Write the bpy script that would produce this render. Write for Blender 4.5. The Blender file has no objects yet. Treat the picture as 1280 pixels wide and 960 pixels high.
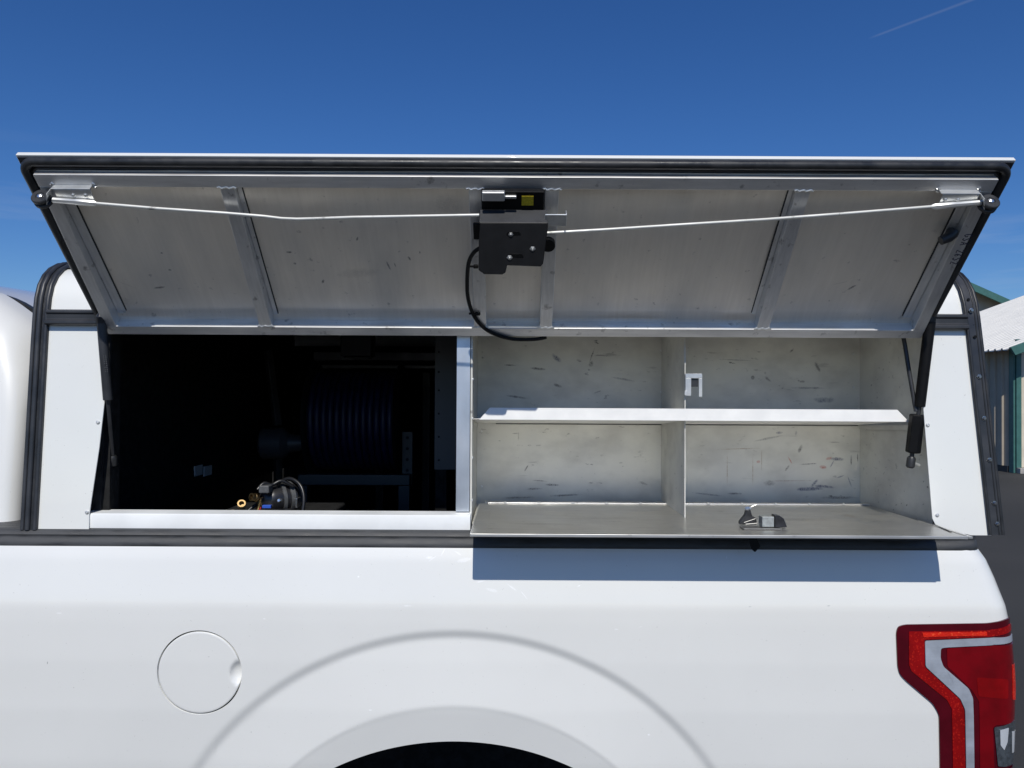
import bpy, bmesh, math, random
from mathutils import Vector, Matrix, noise as mnoise
R = math.radians
rnd = random.Random(7)
sc = bpy.context.scene
COL = sc.collection

# ------------------------------------------------------------------ camera
CAM = Vector((0.0, 0.0, 1.70))
PITCH, ROLL, FPX = R(0.6), 0.0052, 960.0
fw = Vector((0, math.cos(PITCH), math.sin(PITCH)))
up0 = Vector((0, -math.sin(PITCH), math.cos(PITCH)))
rt0 = Vector((1, 0, 0))
rt = rt0 * math.cos(ROLL) + up0 * math.sin(ROLL)
up = up0 * math.cos(ROLL) - rt0 * math.sin(ROLL)
cd = bpy.data.cameras.new("camera")
cam = bpy.data.objects.new("camera", cd)
COL.objects.link(cam)
M = Matrix((rt, up, -fw)).transposed().to_4x4()
M.translation = CAM
cam.matrix_world = M
cd.sensor_width = 36.0
cd.lens = 36.0 * FPX / 1280.0
cd.clip_start = 0.05
cd.clip_end = 3000.0
sc.camera = cam

# ------------------------------------------------------------------ light
SUN_EL = R(44.7)
world = bpy.data.worlds.new("World")
sc.world = world
world.use_nodes = True
wt = world.node_tree
wt.nodes.clear()
wo = wt.nodes.new("ShaderNodeOutputWorld")
bg = wt.nodes.new("ShaderNodeBackground")
sky = wt.nodes.new("ShaderNodeTexSky")
sky.sky_type = 'NISHITA'
sky.sun_disc = False
sky.sun_elevation = SUN_EL
sky.sun_rotation = R(180.0)
sky.altitude = 0.0
sky.air_density = 1.0
sky.dust_density = 0.2
sky.ozone_density = 10.0
bg.inputs["Strength"].default_value = 0.077
wt.links.new(bg.outputs[0], wo.inputs[0])


def wmath(op, a, b=None, clamp=False):
    n = wt.nodes.new("ShaderNodeMath")
    n.operation = op
    n.use_clamp = clamp
    for i, v in enumerate((a, b)):
        if v is None:
            continue
        if hasattr(v, "is_linked") or hasattr(v, "links"):
            wt.links.new(v, n.inputs[i])
        else:
            n.inputs[i].default_value = v
    return n.outputs[0]


# a vapour trail and a few wisps of thin cloud in the sky, by direction
tc = wt.nodes.new("ShaderNodeTexCoord")
sx = wt.nodes.new("ShaderNodeSeparateXYZ")
wt.links.new(tc.outputs["Generated"], sx.inputs[0])
yy = wmath('MAXIMUM', sx.outputs[1], 0.02)
da = wmath('DIVIDE', sx.outputs[0], yy)
db = wmath('DIVIDE', sx.outputs[2], yy)
A0 = ((1085 - 640) / 960, (490 - 44) / 960)
A1 = ((1210 - 640) / 960, (490 + 4) / 960)
ln = math.hypot(A1[0] - A0[0], A1[1] - A0[1])
ex, ez = (A1[0] - A0[0]) / ln, (A1[1] - A0[1]) / ln
ra, rb = wmath('SUBTRACT', da, A0[0]), wmath('SUBTRACT', db, A0[1])
along = wmath('ADD', wmath('MULTIPLY', ra, ex), wmath('MULTIPLY', rb, ez))
across = wmath('ABSOLUTE', wmath('ADD', wmath('MULTIPLY', ra, -ez), wmath('MULTIPLY', rb, ex)))
wid = wmath('ADD', 0.0020, wmath('MULTIPLY', along, 0.006))
trail = wmath('SUBTRACT', 1.0, wmath('DIVIDE', across, wid), True)
trail = wmath('MULTIPLY', trail, wmath('MULTIPLY', along, 60.0, True))
trail = wmath('MULTIPLY', trail, 0.08)
mp = wt.nodes.new("ShaderNodeMapping")
mp.inputs["Scale"].default_value = (2.2, 2.2, 22.0)
wt.links.new(tc.outputs["Generated"], mp.inputs[0])
cn = wt.nodes.new("ShaderNodeTexNoise")
cn.inputs["Scale"].default_value = 2.0
cn.inputs["Detail"].default_value = 6.0
wt.links.new(mp.outputs[0], cn.inputs[0])
wisp = wmath('MULTIPLY', wmath('SUBTRACT', cn.outputs[0], 0.52), 1.0, True)
low = wmath('SUBTRACT', 1.0, wmath('MULTIPLY', wmath('ABSOLUTE', wmath('SUBTRACT', sx.outputs[2], 0.15)), 8.0), True)
wisp = wmath('MULTIPLY', wisp, low)
mask = wmath('MAXIMUM', trail, wisp)
mx = wt.nodes.new("ShaderNodeMix")
mx.data_type = 'RGBA'
wt.links.new(mask, mx.inputs[0])
hs = wt.nodes.new("ShaderNodeHueSaturation")
hs.inputs["Saturation"].default_value = 1.13
hs.inputs["Hue"].default_value = 0.508
hs.inputs["Value"].default_value = 1.10
wt.links.new(sky.outputs[0], hs.inputs["Color"])
wt.links.new(hs.outputs[0], mx.inputs[6])
mx.inputs[7].default_value = (7.0, 7.4, 8.2, 1)
wt.links.new(mx.outputs[2], bg.inputs[0])

sl = bpy.data.lights.new("sun", 'SUN')
sl.energy = 3.5
sl.angle = R(0.53)
sl.color = (1.0, 0.965, 0.895)
so = bpy.data.objects.new("sun", sl)
COL.objects.link(so)
so.location = (0, -8, 12)
to_sun = Vector((0.0, -math.cos(SUN_EL), math.sin(SUN_EL)))
so.rotation_euler = to_sun.to_track_quat('Z', 'Y').to_euler()

sc.view_settings.view_transform = 'Standard'
sc.view_settings.look = 'None'
sc.view_settings.exposure = 0.0
sc.view_settings.gamma = 1.0
sc.view_settings.use_curve_mapping = False
sc.render.engine = 'CYCLES'
sc.cycles.max_bounces = 8
sc.cycles.caustics_reflective = True
sc.cycles.blur_glossy = 0.3
sc.cycles.sample_clamp_indirect = 6.0
sc.cycles.use_denoising = True

# ------------------------------------------------------------------ helpers: space
def ray(px, py):
    return rt * ((px - 640) / FPX) + up * ((480 - py) / FPX) + fw


def W(px, py, D):                       # world point seen at a photo pixel, at distance D in front
    d = ray(px, py)
    return CAM + d * (D / d.y)


def zat(py, D, px=640):
    return W(px, py, D).z


# lid frame: u along the truck, v from the hinge out to the free edge, n out of the inner face
HY, HZ = 1.640, 1.840
EV = Vector((0, -0.729, 0.6845))
EN = Vector((0, -0.6845, -0.729))


def L(u, v, n):
    return Vector((u, HY, HZ)) + EV * v + EN * n


def lidpx(px, py, n):
    d = ray(px, py)
    o = Vector((0, HY, HZ)) + EN * n
    t = (o - CAM).dot(EN) / d.dot(EN)
    p = CAM + d * t
    return p.x, (p - o).dot(EV)


# ------------------------------------------------------------------ helpers: objects
class G:
    def __init__(self, f=None):
        self.v, self.f, self.map = [], [], f

    def add(self, vs, fs):
        b = len(self.v)
        for p in vs:
            p = Vector(p)
            self.v.append(self.map(*p) if self.map else p)
        self.f += [tuple(b + i for i in q) for q in fs]
        return self

    def box(self, x0, x1, y0, y1, z0, z1):
        vs = [(x, y, z) for z in (z0, z1) for y in (y0, y1) for x in (x0, x1)]
        return self.add(vs, [(0, 2, 3, 1), (4, 5, 7, 6), (0, 1, 5, 4), (2, 6, 7, 3), (0, 4, 6, 2), (1, 3, 7, 5)])

    def prism(self, base, vec):
        n = len(base)
        vec = Vector(vec)
        vs = [Vector(p) for p in base] + [Vector(p) + vec for p in base]
        fs = [tuple(range(n - 1, -1, -1)), tuple(range(n, 2 * n))]
        fs += [(i, (i + 1) % n, n + (i + 1) % n, n + i) for i in range(n)]
        return self.add(vs, fs)

    def tube(self, pts, r, seg=10, caps=True, closed=False):
        pts = [Vector(p) for p in pts]
        n = len(pts)
        rs = r if isinstance(r, (list, tuple)) else [r] * n
        rings, nrm = [], None
        for i, p in enumerate(pts):
            if closed:
                t = pts[(i + 1) % n] - pts[i - 1]
            else:
                t = pts[min(i + 1, n - 1)] - pts[max(i - 1, 0)]
            t.normalize()
            if nrm is None:
                a = Vector((0, 0, 1)) if abs(t.z) < 0.9 else Vector((1, 0, 0))
                nrm = t.cross(a).normalized()
            nrm = (nrm - t * nrm.dot(t)).normalized()
            b = t.cross(nrm)
            rings.append([p + (nrm * math.cos(k * math.tau / seg) + b * math.sin(k * math.tau / seg)) * rs[i] for k in range(seg)])
        vs = [q for ring in rings for q in ring]
        fs = []
        for i in range(n if closed else n - 1):
            j = (i + 1) % n
            fs += [(i * seg + k, i * seg + (k + 1) % seg, j * seg + (k + 1) % seg, j * seg + k) for k in range(seg)]
        if caps and not closed:
            fs += [tuple(range(seg - 1, -1, -1)), tuple((n - 1) * seg + k for k in range(seg))]
        return self.add(vs, fs)

    def lathe(self, o, ax, prof, seg=20):          # prof: (radius, height) pairs
        o, ax = Vector(o), Vector(ax).normalized()
        a = Vector((0, 0, 1)) if abs(ax.z) < 0.9 else Vector((1, 0, 0))
        p = ax.cross(a).normalized()
        q = ax.cross(p)
        vs = [o + ax * h + (p * math.cos(k * math.tau / seg) + q * math.sin(k * math.tau / seg)) * max(r, 1e-5) for r, h in prof for k in range(seg)]
        m = len(prof)
        fs = [(i * seg + k, i * seg + (k + 1) % seg, (i + 1) * seg + (k + 1) % seg, (i + 1) * seg + k) for i in range(m - 1) for k in range(seg)]
        fs += [tuple(range(seg - 1, -1, -1)), tuple((m - 1) * seg + k for k in range(seg))]
        return self.add(vs, fs)

    def grid(self, fn, us, vs_):
        nu, nv = len(us), len(vs_)
        pts = [fn(u, v) for v in vs_ for u in us]
        fs = [(j * nu + i, j * nu + i + 1, (j + 1) * nu + i + 1, (j + 1) * nu + i) for j in range(nv - 1) for i in range(nu - 1)]
        return self.add(pts, fs)


def lin(a, b, n):
    return [a + (b - a) * i / n for i in range(n + 1)]


def obj(name, g, mat, parent=None, bevel=0.0, sharp=35, fixn=True, seg=2, weld=False):
    me = bpy.data.meshes.new(name)
    me.from_pydata([tuple(p) for p in g.v], [], g.f)
    if fixn or weld:
        bm = bmesh.new()
        bm.from_mesh(me)
        if weld:
            bmesh.ops.remove_doubles(bm, verts=bm.verts, dist=2e-5)
        if fixn:
            bmesh.ops.recalc_face_normals(bm, faces=bm.faces)
        bm.to_mesh(me)
        bm.free()
    me.polygons.foreach_set("use_smooth", [True] * len(me.polygons))
    me.set_sharp_from_angle(angle=R(sharp))
    me.materials.append(mat)
    o = bpy.data.objects.new(name, me)
    COL.objects.link(o)
    put(o, parent)
    if bevel:
        b = o.modifiers.new("bevel", 'BEVEL')
        b.width = bevel
        b.segments = seg
        b.limit_method = 'ANGLE'
        b.angle_limit = R(40)
        b.harden_normals = True
    return o


def put(o, parent):
    if parent is not None:
        o.parent = parent
        if parent.type == 'EMPTY':
            o.matrix_parent_inverse = Matrix.Translation(-Vector(parent.location))


def thing(name, base, label, cat, group=None):
    o = bpy.data.objects.new(name, None)
    COL.objects.link(o)
    o.location = base
    o.empty_display_size = 0.1
    return tag(o, label, cat, group)


def tag(o, label, cat, group=None):
    o["label"] = label
    o["category"] = cat
    if group:
        o["group"] = group
    return o


def copies(proto, spots, parent, rot=None):
    """linked copies of a small piece at several places, children of parent"""
    for i, p in enumerate(spots):
        o = proto if i == 0 else proto.copy()
        if i:
            COL.objects.link(o)
        o.location = p
        if rot is not None:
            o.rotation_euler = rot
        put(o, parent)


def small(name, g, mat, sharp=35):
    return obj(name, g, mat, None, 0, sharp)


# ------------------------------------------------------------------ helpers: materials
def new_mat(name):
    m = bpy.data.materials.new(name)
    m.use_nodes = True
    nt = m.node_tree
    return m, nt, nt.nodes["Principled BSDF"]


def node(nt, typ, **kw):
    n = nt.nodes.new(typ)
    for k, v in kw.items():
        setattr(n, k, v)
    return n


def noise_fac(nt, scale, stretch=(1, 1, 1), detail=4, lo=0.35, hi=0.65, rough=0.55, coord="Object"):
    tc = node(nt, "ShaderNodeTexCoord")
    mp = node(nt, "ShaderNodeMapping")
    mp.inputs["Scale"].default_value = stretch
    nt.links.new(tc.outputs[coord], mp.inputs[0])
    nz = node(nt, "ShaderNodeTexNoise")
    nz.inputs["Scale"].default_value = scale
    nz.inputs["Detail"].default_value = detail
    nz.inputs["Roughness"].default_value = rough
    nt.links.new(mp.outputs[0], nz.inputs[0])
    mr = node(nt, "ShaderNodeMapRange")
    mr.inputs[1].default_value = lo
    mr.inputs[2].default_value = hi
    nt.links.new(nz.outputs[0], mr.inputs[0])
    return mr.outputs[0]


def mixc(nt, fac, a, b):
    mx = node(nt, "ShaderNodeMix", data_type='RGBA')
    for s, v in ((0, fac), (6, a), (7, b)):
        if isinstance(v, (tuple, list)):
            mx.inputs[s].default_value = (*v[:3], 1)
        elif isinstance(v, (int, float)):
            mx.inputs[s].default_value = v
        else:
            nt.links.new(v, mx.inputs[s])
    return mx.outputs[2]


def mathn(nt, op, a, b, clamp=False):
    n = node(nt, "ShaderNodeMath", operation=op, use_clamp=clamp)
    for i, v in enumerate((a, b)):
        if isinstance(v, (int, float)):
            n.inputs[i].default_value = v
        else:
            nt.links.new(v, n.inputs[i])
    return n.outputs[0]


def rng(nt, fac, a, b):
    mr = node(nt, "ShaderNodeMapRange")
    mr.inputs[3].default_value = a
    mr.inputs[4].default_value = b
    nt.links.new(fac, mr.inputs[0])
    return mr.outputs[0]


def bump(nt, b, fac, strength, dist=0.001):
    bn = node(nt, "ShaderNodeBump")
    bn.inputs["Strength"].default_value = strength
    bn.inputs["Distance"].default_value = dist
    nt.links.new(fac, bn.inputs["Height"])
    nt.links.new(bn.outputs[0], b.inputs["Normal"])


def simple(name, col, rough=0.5, metal=0.0, coat=0.0, var=0.0, vs=20, stretch=(1, 1, 1), bmp=0.0, bs=200, rvar=0.0, spec=0.5):
    m, nt, b = new_mat(name)
    b.inputs["Base Color"].default_value = (*col, 1)
    b.inputs["Roughness"].default_value = rough
    b.inputs["Metallic"].default_value = metal
    b.inputs["Coat Weight"].default_value = coat
    b.inputs["Coat Roughness"].default_value = 0.04
    b.inputs["Specular IOR Level"].default_value = spec
    if var or rvar:
        f = noise_fac(nt, vs, stretch)
        if var:
            nt.links.new(mixc(nt, f, tuple(c * (1 - var) for c in col), tuple(min(1, c * (1 + var)) for c in col)), b.inputs["Base Color"])
        if rvar:
            nt.links.new(rng(nt, f, max(0.03, rough - rvar), rough + rvar), b.inputs["Roughness"])
    if bmp:
        bump(nt, b, noise_fac(nt, bs, stretch, 3, 0.2, 0.8), bmp)
    return m


def add_marks(nt, col, marks):
    """scuffs, scratches, smears and painted glints of their own shape: (centre, direction, half length, across, half width, colour, strength)"""
    tc = node(nt, "ShaderNodeTexCoord")
    nz = noise_fac(nt, 90, (1, 1, 1), 5, 0.25, 0.75)
    n2 = noise_fac(nt, 380, (1, 1, 1), 3, 0.42, 0.58)
    for c, A, la, B, lb, mc, st in marks:
        sub = node(nt, "ShaderNodeVectorMath", operation='SUBTRACT')
        nt.links.new(tc.outputs["Object"], sub.inputs[0])
        sub.inputs[1].default_value = c
        d = []
        for v, l in ((A, la), (B, lb)):
            dn = node(nt, "ShaderNodeVectorMath", operation='DOT_PRODUCT')
            nt.links.new(sub.outputs[0], dn.inputs[0])
            dn.inputs[1].default_value = Vector(v) / l
            d.append(mathn(nt, 'MULTIPLY', dn.outputs["Value"], dn.outputs["Value"]))
        s = mathn(nt, 'ADD', d[0], d[1])
        s = mathn(nt, 'ADD', s, mathn(nt, 'MULTIPLY', nz, 0.9))
        mr = node(nt, "ShaderNodeMapRange")
        mr.inputs[1].default_value = 1.45
        mr.inputs[2].default_value = 0.45
        nt.links.new(s, mr.inputs[0])
        f = mathn(nt, 'MULTIPLY', mathn(nt, 'MULTIPLY', mr.outputs[0], st), mathn(nt, 'ADD', mathn(nt, 'MULTIPLY', n2, 0.5), 0.5), True)
        col = mixc(nt, f, col, mc)
    return col


def metal_mat(name, col, rough, fine, streak, var=0.12, rvar=0.08, dirt=0.0, aniso=0.0, bmp=0.03, marks=None, met=0.82):
    """worked metal: grain along one direction, blotches of oxide, small dirt"""
    m, nt, b = new_mat(name)
    b.inputs["Metallic"].default_value = met
    f = noise_fac(nt, fine, streak, 5, 0.3, 0.7)
    f2 = noise_fac(nt, 9, (1, 1, 1), 5, 0.35, 0.68)
    c = mixc(nt, f, tuple(x * (1 - var) for x in col), tuple(min(1, x * (1 + var)) for x in col))
    c = mixc(nt, mathn(nt, 'MULTIPLY', f2, 0.5), c, tuple(x * 0.78 for x in col))
    if dirt:
        f3 = noise_fac(nt, 45, (1, 1, 1), 6, 0.62, 0.72)
        c = mixc(nt, mathn(nt, 'MULTIPLY', f3, dirt), c, (0.08, 0.075, 0.07))
    if marks:
        c = add_marks(nt, c, marks)
    nt.links.new(c, b.inputs["Base Color"])
    r = rng(nt, f2, rough - rvar, rough + rvar)
    nt.links.new(r, b.inputs["Roughness"])
    if bmp:
        bump(nt, b, f, bmp, 0.0005)
    return m


# white car paint: clear coat, faint waviness, tiny grime specks
def paint(name, col, wav=0.02, marks=None):
    m, nt, b = new_mat(name)
    f = noise_fac(nt, 3.0, (1, 1, 1), 4)
    c = mixc(nt, f, tuple(x * 0.965 for x in col), col)
    f2 = noise_fac(nt, 260, (1, 1, 1), 2, 0.735, 0.77)
    c = mixc(nt, mathn(nt, 'MULTIPLY', f2, 0.5), c, (0.25, 0.24, 0.22))
    if marks:
        c = add_marks(nt, c, marks)
    nt.links.new(c, b.inputs["Base Color"])
    b.inputs["Roughness"].default_value = 0.42
    b.inputs["Coat Weight"].default_value = 1.0
    nt.links.new(rng(nt, noise_fac(nt, 14, (1, 1, 1), 5), 0.02, 0.07), b.inputs["Coat Roughness"])
    bn = node(nt, "ShaderNodeBump")
    bn.inputs["Strength"].default_value = wav
    bn.inputs["Distance"].default_value = 0.004
    nt.links.new(noise_fac(nt, 9, (1, 1, 1), 2, 0.2, 0.8), bn.inputs["Height"])
    nt.links.new(bn.outputs[0], b.inputs["Coat Normal"])
    return m


pm = []  # chips in the paint, plus sun glints on scratches painted as white marks
for px, py, la, lb, an_, cc, st in ((60, 828, .0035, .0012, 80, (.12, .12, .12), .9), (323.5, 685, .003, .0014, 80, (.10, .09, .08), .9), (75, 766, .0060, .0022, 0, (1, 1, 1), 1), (331, 773, .004, .0018, 0, (1, 1, 1), 1),
                                    (510, 757, .009, .0012, 0, (1, 1, 1), 1), (937, 758, .004, .0012, 5, (.42, .43, .45), .8), (1035, 757, .004, .0014, 8, (.35, .36, .38), .8), (911, 699, .003, .0009, 85, (1, 1, 1), 1),
                                    (447, 722, .0025, .0022, 0, (1, 1, 1), 1), (724, 733, .004, .0014, 20, (1, 1, 1), 1), (770, 786, .005, .0015, 0, (1, 1, 1), 1), (800, 783, .005, .001, 15, (1, 1, 1), 1),
                                    (540, 700, .012, .0012, 35, (1, 1, 1), .9), (553, 692, .010, .0012, 60, (1, 1, 1), .9), (580, 702, .016, .005, 10, (1, 1, 1), .7), (572, 694, .010, .002, -30, (1, 1, 1), .9),
                                    (615, 738, .014, .004, -15, (1, 1, 1), .7), (640, 735, .012, .002, -35, (1, 1, 1), .9), (655, 744, .012, .0012, -50, (1, 1, 1), .9), (600, 728, .010, .0015, 10, (1, 1, 1), .9), (536, 699, .010, .003, 0, (1, 1, 1), .8),
                                    (463, 887, .004, .0015, 0, (1, 1, 1), 1), (812, 921, .003, .002, 0, (1, 1, 1), 1)):
    pm.append((tuple(W(px, py, 1.567)), Vector((math.cos(R(an_)), 0, math.sin(R(an_)))), la, Vector((-math.sin(R(an_)), 0, math.cos(R(an_)))), lb, cc, st))
WHITE = paint("white_car_paint", (0.81, 0.81, 0.78), marks=pm)
TWHITE = paint("white_topper_paint", (0.82, 0.825, 0.79), 0.03)
SILLW = simple("white_sill_paint", (0.77, 0.785, 0.78), 0.7, 0, 0.0, 0.05, 12, rvar=0.1)
RUBBER = simple("black_rubber", (0.022, 0.023, 0.025), 0.42, var=0.25, vs=30, bmp=0.15, bs=300, rvar=0.12)
TRIMB = simple("black_trim_plastic", (0.035, 0.037, 0.042), 0.38, var=0.25, vs=14, bmp=0.1, bs=500, rvar=0.12)
RAILB = simple("grained_black_plastic", (0.045, 0.047, 0.05), 0.5, var=0.3, vs=16, stretch=(1, 4, 4), bmp=0.25, bs=900, rvar=0.12)
POWDER = simple("black_powder_coat", (0.0055, 0.0055, 0.006), 0.5, spec=0.22, var=0.2, vs=60, bmp=0.12, bs=1200)
POWDERG = simple("grey_black_powder_coat", (0.03, 0.031, 0.034), 0.38, var=0.3, vs=25, bmp=0.1, bs=900)
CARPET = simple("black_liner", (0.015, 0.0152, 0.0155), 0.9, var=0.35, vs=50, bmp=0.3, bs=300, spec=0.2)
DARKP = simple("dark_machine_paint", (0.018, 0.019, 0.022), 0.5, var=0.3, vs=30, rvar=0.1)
ALU_PANEL = None
ZINC = metal_mat("zinc_plate", (0.74, 0.745, 0.73), 0.48, 60, (1, 1, 1), 0.1, 0.1, 0.15)
ZROD = metal_mat("zinc_rod", (0.66, 0.66, 0.63), 0.55, 90, (0.3, 1, 1), 0.10, 0.08, 0.6, met=.4)
ALU_RAIL = metal_mat("mill_aluminium", (0.80, 0.79, 0.775), 0.52, 90, (0.12, 1, 1), 0.12, 0.1, 0.5)
ALU_BAR = metal_mat("mill_aluminium_bar", (0.78, 0.78, 0.775), 0.42, 60, (3, 0.4, 0.4), 0.1, 0.1, 0.6)
ALU_POST = metal_mat("galvanised_post", (0.68, 0.72, 0.77), 0.42, 22, (1, 1, 0.6), 0.1, 0.1, 0.0)
CHROME = simple("chrome", (0.80, 0.80, 0.79), 0.26, 0.95, rvar=0.1, vs=60)
BRASS = simple("brass", (0.30, 0.21, 0.10), 0.42, 1.0, var=0.2, vs=80, rvar=0.08)
GLASSB = simple("dark_glass", (0.01, 0.011, 0.012), 0.06, 0, 0.5)
TYRE = simple("tyre_rubber", (0.02, 0.02, 0.02), 0.8, var=0.2, vs=40)

# ------------------------------------------------------------------ ground and buildings
def asphalt():
    m, nt, b = new_mat("asphalt")
    f = noise_fac(nt, 0.35, (1, 1, 1), 6)
    c = mixc(nt, f, (0.027, 0.0265, 0.0245), (0.041, 0.040, 0.037))
    f2 = noise_fac(nt, 160, (1, 1, 1), 2, 0.4, 0.62)
    c = mixc(nt, mathn(nt, 'MULTIPLY', f2, 0.35), c, (0.07, 0.068, 0.064))
    nt.links.new(c, b.inputs["Base Color"])
    b.inputs["Roughness"].default_value = 0.85
    bump(nt, b, noise_fac(nt, 190, (1, 1, 1), 3, 0.2, 0.8), 0.6, 0.004)
    return m


g = G()
g.add([(-900, -900, 0), (900, -900, 0), (900, 1500, 0), (-900, 1500, 0)], [(0, 1, 2, 3)])
ground = obj("asphalt_ground", g, asphalt())
ground["kind"] = "structure"

ROOFW = simple("white_roof_sheet", (0.60, 0.59, 0.56), 0.45, 0, 0.1, 0.05, 3, rvar=0.1)
WALLB = simple("grey_beige_wall_sheet", (0.37, 0.32, 0.25), 0.5, var=0.06, vs=4)
CREAM = simple("cream_wall_sheet", (0.62, 0.56, 0.44), 0.5, var=0.06, vs=4)
GREEN = simple("green_trim", (0.05, 0.14, 0.125), 0.45, var=0.1, vs=8)
DBASE = simple("dark_base_trim", (0.05, 0.045, 0.04), 0.7)
CONC = simple("concrete", (0.35, 0.33, 0.30), 0.85, var=0.15, vs=6)

shed = thing("metal_shed", (10.9, 16.65, 0), "low metal shed with white ribbed roof and green trim behind the tailgate", "shed")
BX, BY, BY2 = 10.865, 16.65, 23.6
EZ, SL = 2.645, 0.37                      # eave height, roof slope


def roofz(x):
    return EZ + SL * (x - 10.34)


RX1 = 17.5
spacing = 0.23
proto = None
i = 0
y = BY - 0.62
while y < BY2 + 0.6:                      # ribbed roof sheets, one per bay of four ribs
    g = G()
    prof = []
    for k in range(4):
        y0 = y + k * spacing
        prof += [(y0, 0), (y0 + 0.14, 0), (y0 + 0.16, 0.035), (y0 + 0.20, 0.035), (y0 + 0.22, 0)]
    prof.append((y + 4 * spacing - 0.004, 0))
    vs = []
    for x in (10.34, RX1):
        vs += [(x, p[0], roofz(x) + p[1]) for p in prof] + [(x, p[0], roofz(x) + p[1] - 0.02) for p in prof]
    n = len(prof)
    fs = []
    for k in range(n - 1):
        fs += [(k, k + 1, 2 * n + k + 1, 2 * n + k), (n + k, n + k + 1, 3 * n + k + 1, 3 * n + k), (k, k + 1, n + k + 1, n + k)]
    g.add(vs, fs)
    obj("roof_panel", g, ROOFW, shed, sharp=20)
    y += 4 * spacing
# eave wall (left side), sheet by sheet with standing ribs
y = BY + 0.14
while y < BY2 - 0.3:
    g = G()
    w = 0.93
    vs, fs = [], []
    prof = []
    for k in range(4):
        y0 = y + k * w / 4
        prof += [(y0, 0.0), (y0 + 0.15, 0.0), (y0 + 0.165, -0.035), (y0 + 0.20, -0.035), (y0 + 0.215, 0.0)]
    prof.append((y + w - 0.003, 0.0))
    n = len(prof)
    for z in (0.14, 2.75):
        vs += [(BX + p[1] - .055 * (p[0] - BY), p[0], z) for p in prof]
    fs = [(k, k + 1, n + k + 1, n + k) for k in range(n - 1)]
    g.add(vs, fs)
    obj("wall_panel", g, WALLB, shed, sharp=20)
    y += w
obj("wall_base", G().box(BX - 0.02, BX + 0.1, BY + 0.16, BY2, 0, 0.139), DBASE, shed)
g = G()                                   # body behind the sheets
g.box(BX + 0.02, RX1 - 0.4, BY + 0.05, BY2, 0, 2.6)
obj("wall", g, CREAM, shed)
obj("corner_post", G().box(BX - 0.012, BX + 0.03, BY - 0.03, BY + 0.13, 0.0, 2.84), GREEN, shed, 0.01)
obj("corner_trim", G().box(BX + 0.035, BX + 0.145, BY - 0.06, BY + 0.045, 0.12, 2.9), GREEN, shed, 0.008)
x = BX + 0.15
while x < RX1 - 0.5:
    obj("wall_panel", G().box(x, x + 0.452, BY - 0.02, BY + 0.045, 0.12, 2.7), CREAM, shed, 0.012)
    x += 0.46
obj("kerb", G().box(BX + 0.05, RX1, BY - 0.16, BY + 0.04, 0, 0.12), CONC, shed, 0.01)
g = G()                                   # rake fascia on the near gable
y0, y1 = BY - 0.70, BY - 0.625
base = [(10.36, y0, roofz(10.36) + 0.03), (RX1, y0, roofz(RX1) + 0.03), (RX1, y0, roofz(RX1) - 0.17), (10.46, y0, roofz(10.46) - 0.17)]
g.prism(base, (0, y1 - y0, 0))
obj("rake_fascia", g, GREEN, shed, 0.008)
g = G()                                   # soffit / gable infill
g.prism([(BX + 0.1, BY + 0.05, 2.55), (RX1 - 0.4, BY + 0.05, 2.55), (RX1 - 0.4, BY + 0.05, roofz(RX1 - 0.4) - 0.05), (BX + 0.1, BY + 0.05, roofz(BX) - 0.02)], (0, 0.3, 0))
obj("gable_panel", g, CREAM, shed)

hall = thing("tall_building", (27, 42, 0), "tall beige building with green gable trim behind the white roofed shed", "building")
a = W(1206, 356, 42)
b_ = W(1262, 381, 42)
slp = (b_.z - a.z) / (b_.x - a.x)
PX = a.x - 8.0


def hz(x):
    return a.z + slp * (x - a.x) if x > PX else a.z + slp * (PX - a.x) - (PX - x) * -slp * -1


xr = b_.x + 2.0
gz = lambda x: (a.z + slp * (x - a.x)) if x >= PX else (a.z + slp * (PX - a.x)) + slp * (PX - x)
xl = PX - (xr - PX)
g = G().prism([(xl + .5, 42, 0), (xr - .5, 42, 0), (xr - .5, 42, gz(xr - .5) - .1), (PX, 42, gz(PX) - .1), (xl + .5, 42, gz(xl + .5) - .1)], (0, 14, 0))
obj("wall", g, simple("tan_wall_sheet", (0.50, 0.42, 0.30), 0.6, var=0.08, vs=2), hall)
for s in (1, -1):
    xe = xr if s > 0 else xl
    g = G().prism([(PX, 41.3, gz(PX)), (xe, 41.3, gz(xe)), (xe, 41.3, gz(xe) - .38), (PX, 41.3, gz(PX) - .38)], (0, 0.14, 0))
    obj("rake_fascia", g, GREEN, hall)
    g = G().prism([(PX, 41.45, gz(PX)), (xe, 41.45, gz(xe)), (xe, 41.45, gz(xe) - .12), (PX, 41.45, gz(PX) - .12)], (0, 15, 0))
    obj("roof", g, ROOFW, hall)

# ------------------------------------------------------------------ pickup truck
truck = thing("pickup_truck", (-0.11, 2.57, 0), "white pickup truck seen side on at its bed, with fuel flap and red tail lamp", "truck")
ZC = 1.70
PROF = [(-0.292, 1.612), (-0.300, 1.596), (-0.322, 1.588), (-0.345, 1.581), (-0.38, 1.5745), (-0.42, 1.5672), (-0.4335, 1.5650),
        (-0.441, 1.5644), (-0.47, 1.5640), (-0.55, 1.5650), (-0.65, 1.5698), (-0.76, 1.5795), (-0.90, 1.598), (-1.10, 1.628), (-1.2, 1.65)]
AX, AZ = -0.113, -1.130


def interp(tab, x):
    if x >= tab[0][0]:
        return tab[0][1]
    for (x0, y0), (x1, y1) in zip(tab, tab[1:]):
        if x >= x1:
            t = (x - x0) / (x1 - x0)
            return y0 + (y1 - y0) * t
    return tab[-1][1]


def sm(t):
    t = max(0.0, min(1.0, t))
    return t * t * (3 - 2 * t)


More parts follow.
